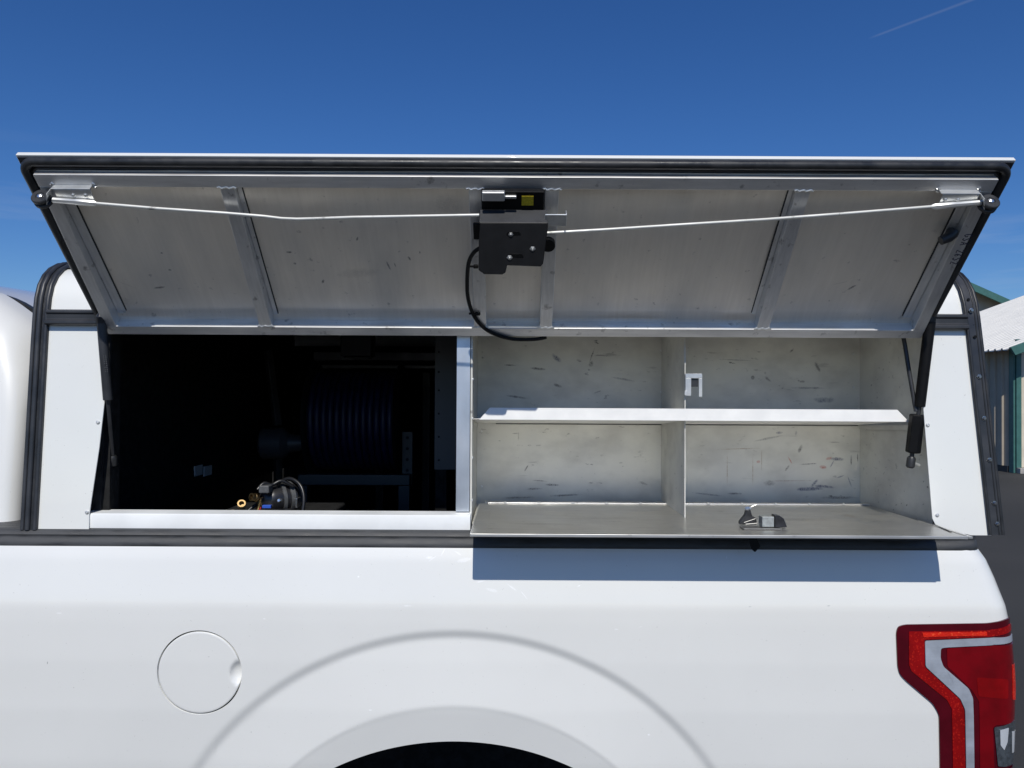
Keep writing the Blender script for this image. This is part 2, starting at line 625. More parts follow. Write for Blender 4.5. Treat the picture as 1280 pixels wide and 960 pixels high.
def sprof(z):                               # profile, slightly smoothed
    return sum(interp(PROF, z + d) * w for d, w in ((-.006, .25), (0, .5), (.006, .25)))


def arch_e(x, z):
    return math.hypot((x - AX) / 0.49, (z - AZ) / 0.415)


def flare(x, z):
    r = math.hypot(x - AX, z - AZ)
    f = 0.0062 * sm((0.6490 - r) / 0.0230)
    f -= 0.0130 * max(0.0, min(1.0, (0.625 - r) / 0.13)) ** 1.1
    if r < 0.497:
        f += 0.115 * (0.497 - r) * sm((0.497 - r) / 0.012)
    return f


RC = 0.055
XEND = [(-0.28, .968), (-.30, .978), (-.322, .986), (-.345, 1.000), (-.38, 1.013), (-.41, 1.022), (-.435, 1.030), (-.46, 1.035), (-.6, 1.047), (-.76, 1.050), (-1.2, 1.04)]


def xend(z):
    return interp(XEND, z)


def surfD(x, z):
    """distance of the outer skin of the bed side"""
    d = sprof(z) + flare(x, z)
    xe = xend(z)
    t = x - (xe - RC)
    if t > 0:
        t = min(t, RC * 0.9999)
        d += RC - math.sqrt(RC * RC - t * t)
    return d


FX, FZ, FR = -0.632, -0.5735, 0.0845
XL = -1.30
H0, H1, V0, V1 = -0.744, -0.520, -0.6855, -0.4615      # square cut out for the fuel flap
xs = lin(XL, H0, 60) + lin(H0, H1, 40)[1:] + lin(H1, 0.62, 240)[1:]
xs2 = lin(0.62, 0.95, 60)[1:]
ZROWS = lin(-0.292, V1, 44) + lin(V1, V1 - 0.22400, 56)[1:]
ZMID = ZROWS[-1]
nlow = 70
g = G()


def side_pt(xn, z):
    if xn > 0.62:
        k = (xend(z) - RC - 0.62) / 0.33
        xn = 0.62 + (xn - 0.62) * k
    return xn


def zbot(x):
    t = (x - AX) / 0.49
    if abs(t) < 1:
        return max(-1.16, AZ + 0.415 * math.sqrt(1 - t * t))
    return -1.16


cols = xs + xs2
grid_idx = {}


def vert(x, z, d=None):
    g.v.append(Vector((x, surfD(x, z) if d is None else d, ZC + z)))
    return len(g.v) - 1


for ci, xn in enumerate(cols):
    zb = zbot(xn)
    zs = ZROWS + lin(ZMID, zb, nlow)[1:]
    for ri, z in enumerate(zs):
        grid_idx[ci, ri] = vert(side_pt(xn, z), z)
nr = len(ZROWS) + nlow
NC = len(cols)
# rounded rear corner and the rear return
angs = lin(0, 90, 10)[1:]
for k, an in enumerate(angs + ['back']):
    for ri in range(nr):
        z = (ZROWS + lin(ZMID, -1.16, nlow)[1:])[ri]
        xe = xend(z)
        d0 = sprof(z)
        if an == 'back':
            grid_idx[NC + k, ri] = vert(xe, z, d0 + 0.16)
        else:
            grid_idx[NC + k, ri] = vert(xe - RC + RC * math.sin(R(an)), z, d0 + RC * (1 - math.cos(R(an))))
NCT = NC + len(angs) + 1
c0, c1 = 60, 100
r0, r1 = 44, 100
for ci in range(NCT - 1):
    for ri in range(nr - 1):
        if c0 <= ci < c1 and r0 <= ri < r1:
            continue
        g.f.append((grid_idx[ci, ri], grid_idx[ci, ri + 1], grid_idx[ci + 1, ri + 1], grid_idx[ci + 1, ri]))
# fuel flap hole
per = [(c, r0) for c in range(c0, c1)] + [(c1, r) for r in range(r0, r1)] + [(c, r1) for c in range(c1, c0, -1)] + [(c0, r) for r in range(r1, r0, -1)]
rings = [[grid_idx[p] for p in per]]
HR = FR + 0.0019
NR_ = 14
for k in range(1, NR_ + 1):
    t = k / NR_
    t = 1 - (1 - t) ** 1.5
    ring = []
    for p in per:
        v0 = g.v[grid_idx[p]]
        an = math.atan2(v0.z - ZC - FZ, v0.x - FX)
        cx, cz = FX + HR * math.cos(an), FZ + HR * math.sin(an)
        x, z = v0.x + (cx - v0.x) * t, v0.z - ZC + (cz - v0.z + ZC) * t
        ring.append(vert(x, z))
    rings.append(ring)
for dr, dd in ((-0.0004, 0.0008), (-0.0002, 0.018)):
    ring = []
    for p in per:
        v0 = g.v[grid_idx[p]]
        an = math.atan2(v0.z - ZC - FZ, v0.x - FX)
        x, z = FX + (HR + dr) * math.cos(an), FZ + (HR + dr) * math.sin(an)
        ring.append(vert(x, z, surfD(x, z) + dd))
    rings.append(ring)
npr = len(per)
for ra_, rb_ in zip(rings, rings[1:]):
    for k in range(npr):
        g.f.append((ra_[k], ra_[(k + 1) % npr], rb_[(k + 1) % npr], rb_[k]))
# arch return lip (turned inwards)
lo = nr - 1
prev = None
for ci in range(len(xs)):
    x = cols[ci]
    if abs((x - AX) / 0.49) < 1:
        v0 = g.v[grid_idx[ci, lo]]
        a1 = len(g.v)
        g.v.append(Vector((v0.x, v0.y + 0.006, v0.z + 0.0015)))
        g.v.append(Vector((v0.x, v0.y + 0.05, v0.z + 0.006)))
        if prev is not None:
            p0, pa = prev
            g.f.append((p0, grid_idx[ci, lo], a1, pa))
            g.f.append((pa, a1, a1 + 1, pa + 1))
        prev = (grid_idx[ci, lo], a1)
bed = obj("bed_side", g, WHITE, truck, sharp=45, fixn=True)

# fuel flap with a finger scoop, standing in its dark seam
g = G()
segs = 96
FRD = FR - 0.0010
prof = [0.0] + lin(0.006, FRD - 0.0012, 26)
pts, fs = [], []


def flap_d(x, z):
    d = surfD(x, z) - 0.0005
    qx, qz = (x - (FX + FR)) / 0.022, (z - FZ + 0.0) / 0.0245
    q = qx * qx + qz * qz
    if q < 1:
        d += 0.0115 * (1 - q) ** 0.55
    return d


rr_ = [(r, 0.0) for r in prof] + [(FRD - 0.0003, 0.0005), (FRD, 0.0015), (FRD, 0.010)]
for r, dd in rr_:
    for k in range(segs):
        an = k * math.tau / segs
        x, z = FX + r * math.cos(an), FZ + r * math.sin(an)
        pts.append((x, flap_d(x, z) + dd, ZC + z))
for i in range(len(rr_) - 1):
    fs += [(i * segs + k, i * segs + (k + 1) % segs, (i + 1) * segs + (k + 1) % segs, (i + 1) * segs + k) for k in range(segs)]
g.add(pts, fs)
obj("fuel_flap", g, WHITE, truck, sharp=50, weld=True)
obj("fuel_pocket", G().lathe((FX, surfD(FX, FZ) + 0.017, ZC + FZ), (0, 1, 0), [(0.0, 0), (HR + 0.004, 0), (HR + 0.004, .03), (0, .03)], 48), RUBBER, truck)

# bed rail cap: ridged plastic over the top edge
g = G()
rp = [(1.70, -0.2865), (1.612, -0.2885), (1.602, -0.2905), (1.5975, -0.2935), (1.5945, -0.300), (1.5955, -0.3015), (1.5955, -0.3035), (1.5915, -0.3055),
      (1.589, -0.3135), (1.5865, -0.3195), (1.588, -0.3225), (1.594, -0.3225), (1.70, -0.300)]
n = len(rp)
xsr = lin(-1.30, 0.93, 60) + [0.95, 0.962, 0.971, 0.977]
rows = []
for x in xsr:
    e = max(0.0, x - 0.93) / 0.047
    rows.append([(x, d + 0.028 * (1 - math.sqrt(max(0, 1 - e * e))) if d < 1.69 else d, ZC + z) for d, z in rp])
vs = [p for r_ in rows for p in r_]
fs = [(i * n + k, i * n + (k + 1) % n, (i + 1) * n + (k + 1) % n, (i + 1) * n + k) for i in range(len(rows) - 1) for k in range(n)]
fs += [tuple(range(n)), tuple((len(rows) - 1) * n + k for k in range(n))]
g.add(vs, fs)
obj("bed_rail_cap", g, RAILB, truck, sharp=50)

# wheel housing liner and wheel
g = G()
an = lin(-10, 190, 60)
prof_l = [(1.615, .505, .437), (1.64, .52, .455), (1.95, .52, .455)]
vs = []
for a_ in an:
    for k, (d, ra2, rb2) in enumerate(prof_l):
        jit = 0.004 * mnoise.noise(Vector((a_ * .3, d * 9, 1)))
        vs.append((AX + (ra2 + jit) * math.cos(R(a_)), d, ZC + AZ + (rb2 + jit) * math.sin(R(a_))))
n = len(prof_l)
fs = [(i * n + k, i * n + k + 1, (i + 1) * n + k + 1, (i + 1) * n + k) for i in range(len(an) - 1) for k in range(n - 1)]
g.add(vs, fs)
g.box(AX - .56, AX + .56, 1.95, 1.97, ZC - 1.2, ZC - .66)
g.box(AX - .17, AX - .10, 1.90, 1.93, ZC - .80, ZC - .715)
obj("wheel_liner", g, CARPET, truck)


def wheel(cy, side):
    c = Vector((AX, cy, 0.37))
    ax = Vector((0, side, 0))
    t = obj("tyre", G().lathe(c - ax * .13, ax, [(.25, .0), (.31, -.005), (.345, .01), (.365, .03), (.37, .06), (.37, .20), (.365, .23), (.345, .25), (.31, .265), (.25, .26), (.235, .2), (.235, .05)], 48), TYRE, truck)
    obj("rim", G().lathe(c - ax * .1, ax, [(.0, .1), (.06, .12), (.08, .10), (.16, .08), (.22, .10), (.235, .22), (.24, .23), (.236, .02), (.0, .02)], 40), simple("alloy", (.5, .5, .52), .35, .9), t)


wheel(1.79, -1)
wheel(3.36, 1)

# the rest of the bed: far side, floor, front, tailgate, rear bumper
g = G()
g.prism([(XL, 3.55, ZC - .29), (XL, 3.58, ZC - .45), (XL, 3.55, ZC - 1.16), (XL, 3.47, ZC - 1.16), (XL, 3.47, ZC - .29)], (2.30, 0, 0))
obj("far_bed_side", g, WHITE, truck, 0.01)
obj("bed_floor", G().box(-1.07, .96, 1.975, 3.46, ZC - .86, ZC - .82), CARPET, truck)
obj("bed_liner", G().box(-1.07, .96, 1.655, 1.67, ZC - .60, ZC - .31).box(-1.07, .96, 3.44, 3.46, ZC - .819, ZC - .31).box(-1.09, -1.071, 1.66, 3.46, ZC - .819, ZC - .31), CARPET, truck)
g = G().box(.975, 1.030, 1.76, 3.40, ZC - .86, ZC - .33)
obj("tailgate", g, WHITE, truck, 0.012, seg=3)
g = G().box(.97, 1.16, 1.66, 3.48, ZC - 1.20, ZC - 1.04)
obj("rear_bumper", g, CHROME, truck, 0.03, seg=3)
obj("chassis", G().box(-2.6, .95, 2.0, 3.15, ZC - 1.25, ZC - .90), DARKP, truck)

# cab rear corner beyond the gap, and its roof
CP = [(-.36, 1.655), (-.30, 1.662), (-.20, 1.674), (-.05, 1.693), (.05, 1.708), (.12, 1.722), (.165, 1.738), (.195, 1.757), (.215, 1.780), (.228, 1.81), (.234, 1.85)]
g = G()
rows = []


def cabz(x, z):                             # the top edge falls away towards the rear corner
    t = max(0.0, (x + 1.235) / .127)
    return z - .088 * t ** 1.2 * sm((z + .02) / .22)


for i, (z, d) in enumerate(CP):
    rad = 0.036 + 0.036 * sm((z + .1) / .3)
    xe = -1.078 - 0.012 * (z + .36)
    row = [(x, d, ZC + z) for x in (-2.6, -1.5, -1.3, -1.24, -1.23, -1.22, -1.205, -1.19, -1.18)]
    for an_ in lin(0, 90, 14):
        s_, c_ = math.sin(R(an_)), 1 - math.cos(R(an_))
        x = xe - rad + rad * s_
        row.append((x, d + rad * c_, ZC + z))
    row.append((xe, d + .3, ZC + z))
    rows.append([(x, y, ZC + cabz(x, z_ - ZC)) for x, y, z_ in row])
n = len(rows[0])
g.add([p for r_ in rows for p in r_], [(i * n + k, i * n + k + 1, (i + 1) * n + k + 1, (i + 1) * n + k) for i in range(len(rows) - 1) for k in range(n - 1)])
cab = obj("cab", g, WHITE, truck, sharp=50)
g = G()


def cabroof(x, y):
    q = (y - 2.57) / .72
    return (x, y, ZC + .275 + .02 * (1 - q * q) - .16 * max(0, (x + 1.46) / .40) ** 2)


g.grid(cabroof, lin(-2.6, -1.12, 30), lin(1.872, 3.27, 20))
obj("roof", g, WHITE, cab, sharp=60)
obj("drip_channel", G().prism([W(x, y, 1.868) for x, y in ((-300, 362), (-60, 362), (2, 367.5), (14, 371.5), (26, 377), (42, 386.5), (42, 440), (-300, 440))], (0, .02, 0)), RUBBER, cab)
obj("rear_window", G().box(-1.17, -1.135, 1.90, 3.26, ZC - .36, ZC + .10), GLASSB, cab)
obj("cab_side", G().prism([(-2.6, 1.655, ZC - .30), (-2.6, 1.590, ZC - .33), (-2.6, 1.566, ZC - .44), (-2.6, 1.570, ZC - .65), (-2.6, 1.63, ZC - 1.16), (-2.6, 1.71, ZC - 1.16), (-2.6, 1.71, ZC - .30)], (1.294, 0, 0)), WHITE, cab, .004)
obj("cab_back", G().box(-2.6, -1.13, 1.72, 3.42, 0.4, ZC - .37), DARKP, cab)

# tail lamp: layered lens pieces following the skin round the corner
def tl(x, y):
    D = 1.565
    for _ in range(5):
        p = W(1110 + x / 4.8, 760 + y / 4.8, D)
        xx, z = p.x, p.z - ZC
        D = surfD(min(xx, xend(z) - .0006), z) - .003
    return xx, z


def rounded(pts, rad):
    out = []
    n = len(pts)
    for i in range(n):
        p0, p1, p2 = Vector(pts[i - 1]), Vector(pts[i]), Vector(pts[(i + 1) % n])
        a_, b2 = (p0 - p1), (p2 - p1)
        r = min(rad, a_.length * .45, b2.length * .45)
        s, e = p1 + a_.normalized() * r, p1 + b2.normalized() * r
        for k in range(6):
            t = k / 5
            out.append(tuple((s * (1 - t) + p1 * t) * (1 - t) + (p1 * (1 - t) + e * t) * t))
    return out


def skin_plate(name, pts, o0, o1, mat, parent, rad=12, bev=0.0012, zcut=True):
    poly = [tl(*p) for p in rounded(pts, rad)]
    bm = bmesh.new()
    vs_ = [bm.verts.new((x, 0, z)) for x, z in poly]
    bm.faces.new(vs_)
    bm.normal_update()
    bmesh.ops.triangulate(bm, faces=bm.faces[:], ngon_method='EAR_CLIP')
    x0, x1 = min(p[0] for p in poly), max(p[0] for p in poly)
    z0, z1 = min(p[1] for p in poly), max(p[1] for p in poly)
    st = 0.006
    x = x0 + st
    while x < x1:
        bmesh.ops.bisect_plane(bm, geom=bm.verts[:] + bm.edges[:] + bm.faces[:], plane_co=(x, 0, 0), plane_no=(1, 0, 0))
        x += st if x < .985 else .003
    z = z0 + .02
    while z < z1:
        bmesh.ops.bisect_plane(bm, geom=bm.verts[:] + bm.edges[:] + bm.faces[:], plane_co=(0, 0, z), plane_no=(0, 0, 1))
        z += .02
    bmesh.ops.recalc_face_normals(bm, faces=bm.faces)
    ex = bmesh.ops.extrude_face_region(bm, geom=bm.faces[:])
    newv = set(v for v in ex['geom'] if isinstance(v, bmesh.types.BMVert))
    for v in bm.verts:
        x, z = v.co.x, v.co.z
        xe = xend(z)
        xx = min(x, xe - .0005)
        e = 2e-3
        d = surfD(xx, z)
        nx = -(surfD(min(xx + e, xe - .0004), z) - surfD(xx - e, z)) / (2 * e)
        nv = Vector((-nx, -1, 0))
        nv.normalize()
        off = o1 if v in newv else o0
        v.co = Vector((xx, d, ZC + z)) + nv * off
    bmesh.ops.recalc_face_normals(bm, faces=bm.faces)
    me = bpy.data.meshes.new(name)
    bm.to_mesh(me)
    bm.free()
    me.polygons.foreach_set("use_smooth", [True] * len(me.polygons))
    me.set_sharp_from_angle(angle=R(40))
    me.materials.append(mat)
    o = bpy.data.objects.new(name, me)
    COL.objects.link(o)
    put(o, parent)
    return o


def lens_mat(name, col, rough=.12, spark=0.0, hor=False, spk=None):
    m, nt, b = new_mat(name)
    c = col
    f = noise_fac(nt, 16, (1, 1, 1), 3)
    c = mixc(nt, f, tuple(x * .8 for x in col), tuple(min(1, x * 1.2) for x in col))
    if spark:
        vz = node(nt, "ShaderNodeTexVoronoi")
        vz.inputs["Scale"].default_value = 420
        tcx = node(nt, "ShaderNodeTexCoord")
        nt.links.new(tcx.outputs["Object"], vz.inputs[0])
        bump(nt, b, vz.outputs[0], spark, 0.002)
        sp = node(nt, "ShaderNodeSeparateColor")
        nt.links.new(vz.outputs["Color"], sp.inputs[0])
        mr = node(nt, "ShaderNodeMapRange")
        mr.inputs[1].default_value, mr.inputs[2].default_value = .86, 1.05
        nt.links.new(sp.outputs[0], mr.inputs[0])
        c = mixc(nt, mr.outputs[0], c, spk or (.9, .12, .04))
    if hor:
        bump(nt, b, noise_fac(nt, 300, (.02, .02, 1), 2, .2, .8), .25, .0006)
    nt.links.new(c, b.inputs["Base Color"])
    b.inputs["Roughness"].default_value = rough
    b.inputs["Coat Weight"].default_value = 0.35
    b.inputs["Specular IOR Level"].default_value = 0.3
    b.inputs["Coat Roughness"].default_value = .03
    return m


LENS_D = lens_mat("dark_red_lens", (.070, .0008, .006))
LENS_M = lens_mat("red_lens", (.150, .0006, .004))
LENS_B = lens_mat("bright_red_lens", (.25, .002, .003), .2, .15, spk=(.55, .02, .010))
LENS_C = lens_mat("chamber_lens", (.215, .0012, .003), .2)
LENS_O = lens_mat("sunlit_and_reflector_red", (.66, .020, .008), .25, .3, spk=(.95, .13, .04))
SILV = lens_mat("silver_band", (.30, .33, .38), .35, hor=True)
BT = 1330
lamp = skin_plate("tail_lamp", [(50, 150), (62, 112), (105, 100), (600, 92), (680, 80), (745, 52), (762, 140), (776, 330), (776, 700), (776, BT), (310, BT), (308, 640), (270, 575), (110, 440), (72, 400), (58, 350)], -.004, .0030, LENS_D, truck, 26)
skin_plate("light_guide", [(125, 140), (600, 134), (735, 92), (748, 118), (620, 172), (217, 190), (219, 352), (428, 547), (456, 610), (459, BT - 20), (385, BT - 20), (382, 605), (352, 550), (140, 378), (125, 340)], .0031, .0042, LENS_B, lamp, 8)
skin_plate("sunlit_strip", [(205, 146), (590, 141), (592, 164), (210, 172)], .0043, .0050, LENS_O, lamp, 4)  # sunlit stretch of the light guide, painted as a brighter red piece
skin_plate("silver_band", [(220, 196), (620, 178), (752, 158), (757, 187), (620, 222), (340, 236), (315, 242), (313, 300), (330, 350), (482, 482), (508, 540), (512, BT - 20), (464, BT - 20), (461, 608), (432, 543), (224, 350)], .0032, .0046, SILV, lamp, 14)
skin_plate("inner_lens", [(352, 242), (620, 226), (764, 190), (774, 330), (774, 650), (640, 706), (628, 720), (640, BT - 20), (545, BT - 20), (545, 560), (500, 490), (355, 350)], .0031, .0040, LENS_M, lamp, 8)
skin_plate("lamp_chamber", [(530, 415), (715, 425), (715, 545), (540, 530)], .0041, .0046, LENS_C, lamp, 16)
skin_plate("edge_reflector", [(738, 340), (774, 330), (774, 545), (740, 550)], .0041, .0050, LENS_O, lamp, 4)
rl = skin_plate("reverse_lens", [(634, 716), (755, 672), (770, 690), (770, 890), (705, 950), (657, 948)], .0041, .0052, simple("clear_lens", (.16, .19, .22), .1, .7, 1.0, .3, 90), lamp, 8)
skin_plate("reflector_facet", [(668, 730), (715, 716), (708, 800), (690, 850), (670, 820)], .0053, .0058, simple("facet", (.62, .66, .70), .12, .2, 1), rl, 4)
skin_plate("reflector_facet", [(735, 740), (762, 735), (760, 850), (735, 870)], .0053, .0058, simple("facet_b", (.8, .82, .84), .15, .1, 1), rl, 4)
skin_plate("lower_guide", [(660, 975), (772, 905), (772, BT - 20), (660, BT - 20)], .0041, .0047, LENS_D, lamp, 8)

# ------------------------------------------------------------------ topper (cap over the bed)
topper = thing("truck_topper", (-0.01, 2.57, ZC - .29), "white topper shell over the truck bed with its side lid propped open", "truck cap")


def sideD(z):
    return 1.603 + (z + .30) * .072


YC = 2.55
ARC = [(-.292, sideD(-.292)), (-.1, sideD(-.1)), (.10, sideD(.10)), (.165, 1.6375), (.195, 1.642), (.222, 1.651), (.245, 1.667), (.262, 1.688), (.275, 1.715), (.283, 1.75), (.290, 1.82), (.296, 2.0), (.300, 2.25), (.302, YC)]


def full_arc(tab):
    return tab + [(z, 2 * YC - d) for z, d in reversed(tab[:-1])]


ARCF = full_arc(ARC)


def arc_off(o):
    """the end outline of the shell, offset outwards by o"""
    out = []
    n = len(ARCF)
    for i, (z, d) in enumerate(ARCF):
        z0, d0 = ARCF[max(0, i - 1)]
        z1, d1 = ARCF[min(n - 1, i + 1)]
        t = Vector((d1 - d0, z1 - z0)).normalized()
        nn = Vector((-t.y, t.x))
        out.append((d + nn.x * o, z + nn.y * o))
    return out


def sweep_band(name, xa, xb, o0, o1, mat, rake=0.0, bevel=0.0, parent=topper):
    g = G()
    a_, b2 = arc_off(o0), arc_off(o1)
    vs = []
    for (d0, z0), (d1, z1) in zip(a_, b2):
        s = -rake * max(0, (min(z0, .25) + .30))
        for x, d, z in ((xa + s, d0, z0), (xb + s, d0, z0), (xb + s, d1, z1), (xa + s, d1, z1)):
            vs.append((x, d, ZC + z))
    n = len(a_)
    fs = [(i * 4 + k, i * 4 + (k + 1) % 4, (i + 1) * 4 + (k + 1) % 4, (i + 1) * 4 + k) for i in range(n - 1) for k in range(4)]
    fs += [(0, 1, 2, 3), tuple((n - 1) * 4 + k for k in range(4))]
    g.add(vs, fs)
    return obj(name, g, mat, parent, bevel, sharp=50)


def sweep_tube(g, x, o, r, rake=0.0, seg=8, span=None):
    pts = [(x - rake * max(0, (min(z, .25) + .30)), d, ZC + z) for d, z in arc_off(o)]
    g.tube(pts, r, seg)
    return g


sweep_band("roof_shell", -.990, .962, -.004, -.001, TWHITE)        # thin outer skin incl. far side; near side below the gutter is cut by the panels
# open the near side: the shell starts above the gutter, so rebuild it that way
bpy.data.objects.remove(bpy.data.objects["roof_shell"])
g = G()
tab = [(d, z) for d, z in arc_off(-.001)]
tab2 = [(d, z) for d, z in arc_off(-.006)]
st_i = 3
rows = tab[st_i:] + list(reversed(tab2[st_i:]))
xsR = lin(-.992, .998, 30)
vs = []
for x in xsR:
    for d, z in rows:
        s = -.066 * max(0, (min(z, .25) + .30)) if x > .9 else 0
        vs.append((x + s, d, ZC + z))
n = len(rows)
g.add(vs, [(i * n + k, i * n + (k + 1) % n, (i + 1) * n + (k + 1) % n, (i + 1) * n + k) for i in range(len(xsR) - 1) for k in range(n)])
obj("roof_shell", g, TWHITE, topper, sharp=50)

# front moulding: ribbed black rubber up and over
fm = sweep_band("front_moulding", -1.020, -.986, -.010, .004, RUBBER)
g = G()
sweep_tube(g, -1.0165, .0035, .0045)
sweep_tube(g, -1.0055, .0045, .0055)
sweep_tube(g, -.9905, .0035, .0048)
obj("moulding_ribs", g, TRIMB, fm, sharp=60)

# rear frame strip with bolts
RK = .066
rf = sweep_band("rear_frame", .996, 1.0225, -.012, .004, TRIMB, RK)
g = G()
sweep_tube(g, 1.0235, .002, .0042, RK)
sweep_tube(g, 1.0155, .0040, .0014, RK)
sweep_tube(g, .9965, .004, .0036, RK)
obj("frame_edging", g, RUBBER, rf, sharp=60)
bolt = small("bolt", G().lathe((0, 0, 0), (0, -1, 0), [(.0, 0), (.0054, 0), (.0054, .0008), (.0036, .0010), (.0036, .0034), (.0028, .0042), (0, .0042)], 6), simple("dull_bolt", (.42, .41, .40), .28, 1.0, rvar=.1, vs=200))
bp = []
for px, py in ((1214, 388), (1224, 471), (1230, 523), (1237, 575), (1243, 629), (1246.5, 655)):
    D = 1.615
    for _ in range(4):
        z = W(px, py, D).z - ZC
        D = sideD(z) - .0045 if z < .12 else 1.632
    bp.append(W(px, py, D))
copies(bolt, bp, rf)
hole = small("bolt_hole", G().lathe((0, 0, 0), (0, -1, 0), [(.0, 0), (.0035, 0), (.003, .0008), (0, .0008)], 10), POWDER)
copies(hole, [W(1210.6, 374.5, 1.638), W(1219, 421, 1.627)], rf)

# rain gutter above the opening
g = G()
gp = [(1.640, .1705), (1.628, .1705), (1.6225, .1680), (1.6225, .1630), (1.626, .1605), (1.6265, .1500), (1.6225, .1480), (1.6185, .1455), (1.6185, .1395), (1.622, .1370), (1.640, .1370)]
g.prism([(-.988, d, ZC + z) for d, z in gp], (1.953, 0, 0))
obj("rain_gutter", g, TRIMB, topper, .0012, sharp=40)


# white side panels left and right of the opening
def side_panel(pxs, name="side_panel"):
    g = G()
    fr = []
    for px, py in pxs:
        D = 1.62
        for _ in range(4):
            z = W(px, py, D).z - ZC
            D = sideD(z)
        fr.append(W(px, py, D))
    g.prism(fr, (0, .0032, 0))
    return obj(name, g, TWHITE, topper, .001)


pl = side_panel([(45.5, 663), (49.5, 520), (52.5, 399), (121.5, 399), (125.5, 440), (130.5, 503), (124, 560), (111.5, 643), (111, 662.5)])
pr = side_panel([(1160, 399), (1211, 397), (1214.5, 440), (1227, 560), (1240, 669.5), (1176, 669.5), (1165.5, 648), (1160, 580), (1153.5, 500), (1158, 440)])
screw = small("screw", G().lathe((0, 0, 0), (0, -1, 0), [(.0, -.001), (.0042, -.001), (.0042, .0006), (.003, .0020), (.0012, .0024), (0, .0018)], 12), ZINC)


def sp(px, py):
    D = 1.62
    for _ in range(4):
        D = sideD(W(px, py, D).z - ZC) - .0002
    return W(px, py, D)


copies(screw, [sp(122.6, 528), sp(108.8, 640.5)], pl)
sc2 = screw.copy()
COL.objects.link(sc2)
copies(sc2, [sp(1159.6, 531.5), sp(1171.5, 644)], pr)

# jambs and inner frame behind the panels, far wall, ends
obj("door_jamb", G().prism([W(104, 645, 1.645), W(121, 500, 1.645), W(118, 410, 1.645), W(127, 410, 1.645), W(131.5, 503, 1.645), W(125, 645, 1.645)], (0, .045, 0)), RUBBER, topper)
for x0, x1 in ((-.985, -.862), (.905, .950)):
    obj("inner_frame", G().box(x0, x1, 1.650, 1.69, ZC - .285, ZC + .14), CARPET, topper)
g = G()
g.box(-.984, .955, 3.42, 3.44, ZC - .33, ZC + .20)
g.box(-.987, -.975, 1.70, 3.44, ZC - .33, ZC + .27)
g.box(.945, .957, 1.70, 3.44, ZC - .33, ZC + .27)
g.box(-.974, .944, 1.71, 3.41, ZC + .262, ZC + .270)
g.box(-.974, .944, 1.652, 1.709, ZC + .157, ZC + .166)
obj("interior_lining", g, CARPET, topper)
obj("header", G().box(-.860, -.125, 1.668, 1.70, ZC + .1275, ZC + .136), CARPET, topper, .002)
obj("sill", G().prism([(-.8955, 1.6085, ZC - .2895), (-.8955, 1.6095, ZC - .262), (-.8955, 1.612, ZC - .2585), (-.8955, 1.660, ZC - .2575), (-.8955, 1.660, ZC - .2895)], (.810, 0, 0)), SILLW, topper, .0012)
post = obj("divider_post", G().box(-.1185, -.0895, 1.642, 1.645, ZC - .256, ZC + .149).box(-.0925, -.0895, 1.645, 1.667, ZC - .256, ZC + .149), ALU_POST, topper, .0008)

# ---- the lid
def LG():
    return G(L)


U0, U1, VT = -.880, .889, .3976
lid = obj("side_lid", LG().box(U0, U1, -.012, VT, -.013, -.0035), TWHITE, topper, .0015)

lidmarks = []
UV = Vector((1, 0, 0))


def lm(px, py, la, lb, ang, col=(.05, .048, .045), st=.8, n=0.0):
    u, v = lidpx(px, py, n)
    c = L(u, v, n)
    A = UV * math.cos(R(ang)) + EV * math.sin(R(ang))
    B = UV * -math.sin(R(ang)) + EV * math.cos(R(ang))
    lidmarks.append((tuple(c), A, la, B, lb, col, st))


for a_ in ((447, 297, .006, .002, 70), (486, 331, .012, .0022, 105), (512, 322, .006, .003, 110), (362, 314, .006, .003, 0), (404, 351, .006, .003, 60), (369, 328, .004, .003, 0),
           (494, 330, .006, .0012, 100), (525, 314, .004, .0012, 90), (203, 315, .003, .002, 0), (160, 355, .02, .0015, 150), (200, 358, .012, .003, 10), (213, 336, .004, .003, 0),
           (1050, 353, .02, .002, 20), (1065, 358, .01, .003, 40), (150, 375, .016, .03, 70), (450, 340, .05, .012, 5), (560, 255, .03, .025, 0)):
    lm(*a_, st=.16 if a_[2] > .014 else .85)


def alu_panel():
    m, nt, b = new_mat("lid_inner_sheet")
    b.inputs["Metallic"].default_value = 0.9
    f = noise_fac(nt, 34, (5, .25, .25), 5, .3, .7)
    f2 = noise_fac(nt, 5, (1.6, .6, .6), 5, .3, .7)
    c = mixc(nt, f, (.92, .87, .79), (.98, .93, .85))
    c = mixc(nt, mathn(nt, 'MULTIPLY', f2, .6), c, (.70, .665, .60))
    f3 = noise_fac(nt, 60, (1, 1, 1), 6, .66, .78)
    c = mixc(nt, mathn(nt, 'MULTIPLY', f3, .5), c, (.10, .095, .09))
    c = add_marks(nt, c, lidmarks)
    nt.links.new(c, b.inputs["Base Color"])
    nt.links.new(rng(nt, f2, .40, .74), b.inputs["Roughness"])
    bump(nt, b, f, .05, .0004)
    return m


g = LG()


def panel_pt(u, v):
    n = .0030 + .0023 * mnoise.noise(Vector((u * 3.1, v * 4.5, 4.2))) + .0007 * mnoise.noise(Vector((u * 9, v * 11, 1.2)))
    n += .0045 * max(0.0, min(1.0, (.050 - v) / .020)) ** 1.7                     # rolls up to the hinge rail
    du, dv = lidpx(1035, 336, 0)
    n += -.0016 * math.exp(-((u - du) / .03) ** 2 - ((v - dv + .04) / .07) ** 2)   # dent
    return (u, v, n)


g.grid(panel_pt, lin(U0 + .028, U1 - .028, 240), lin(.012, .060, 24) + lin(.060, .372, 44)[1:])
obj("inner_sheet", g, alu_panel(), lid, sharp=80, fixn=False)

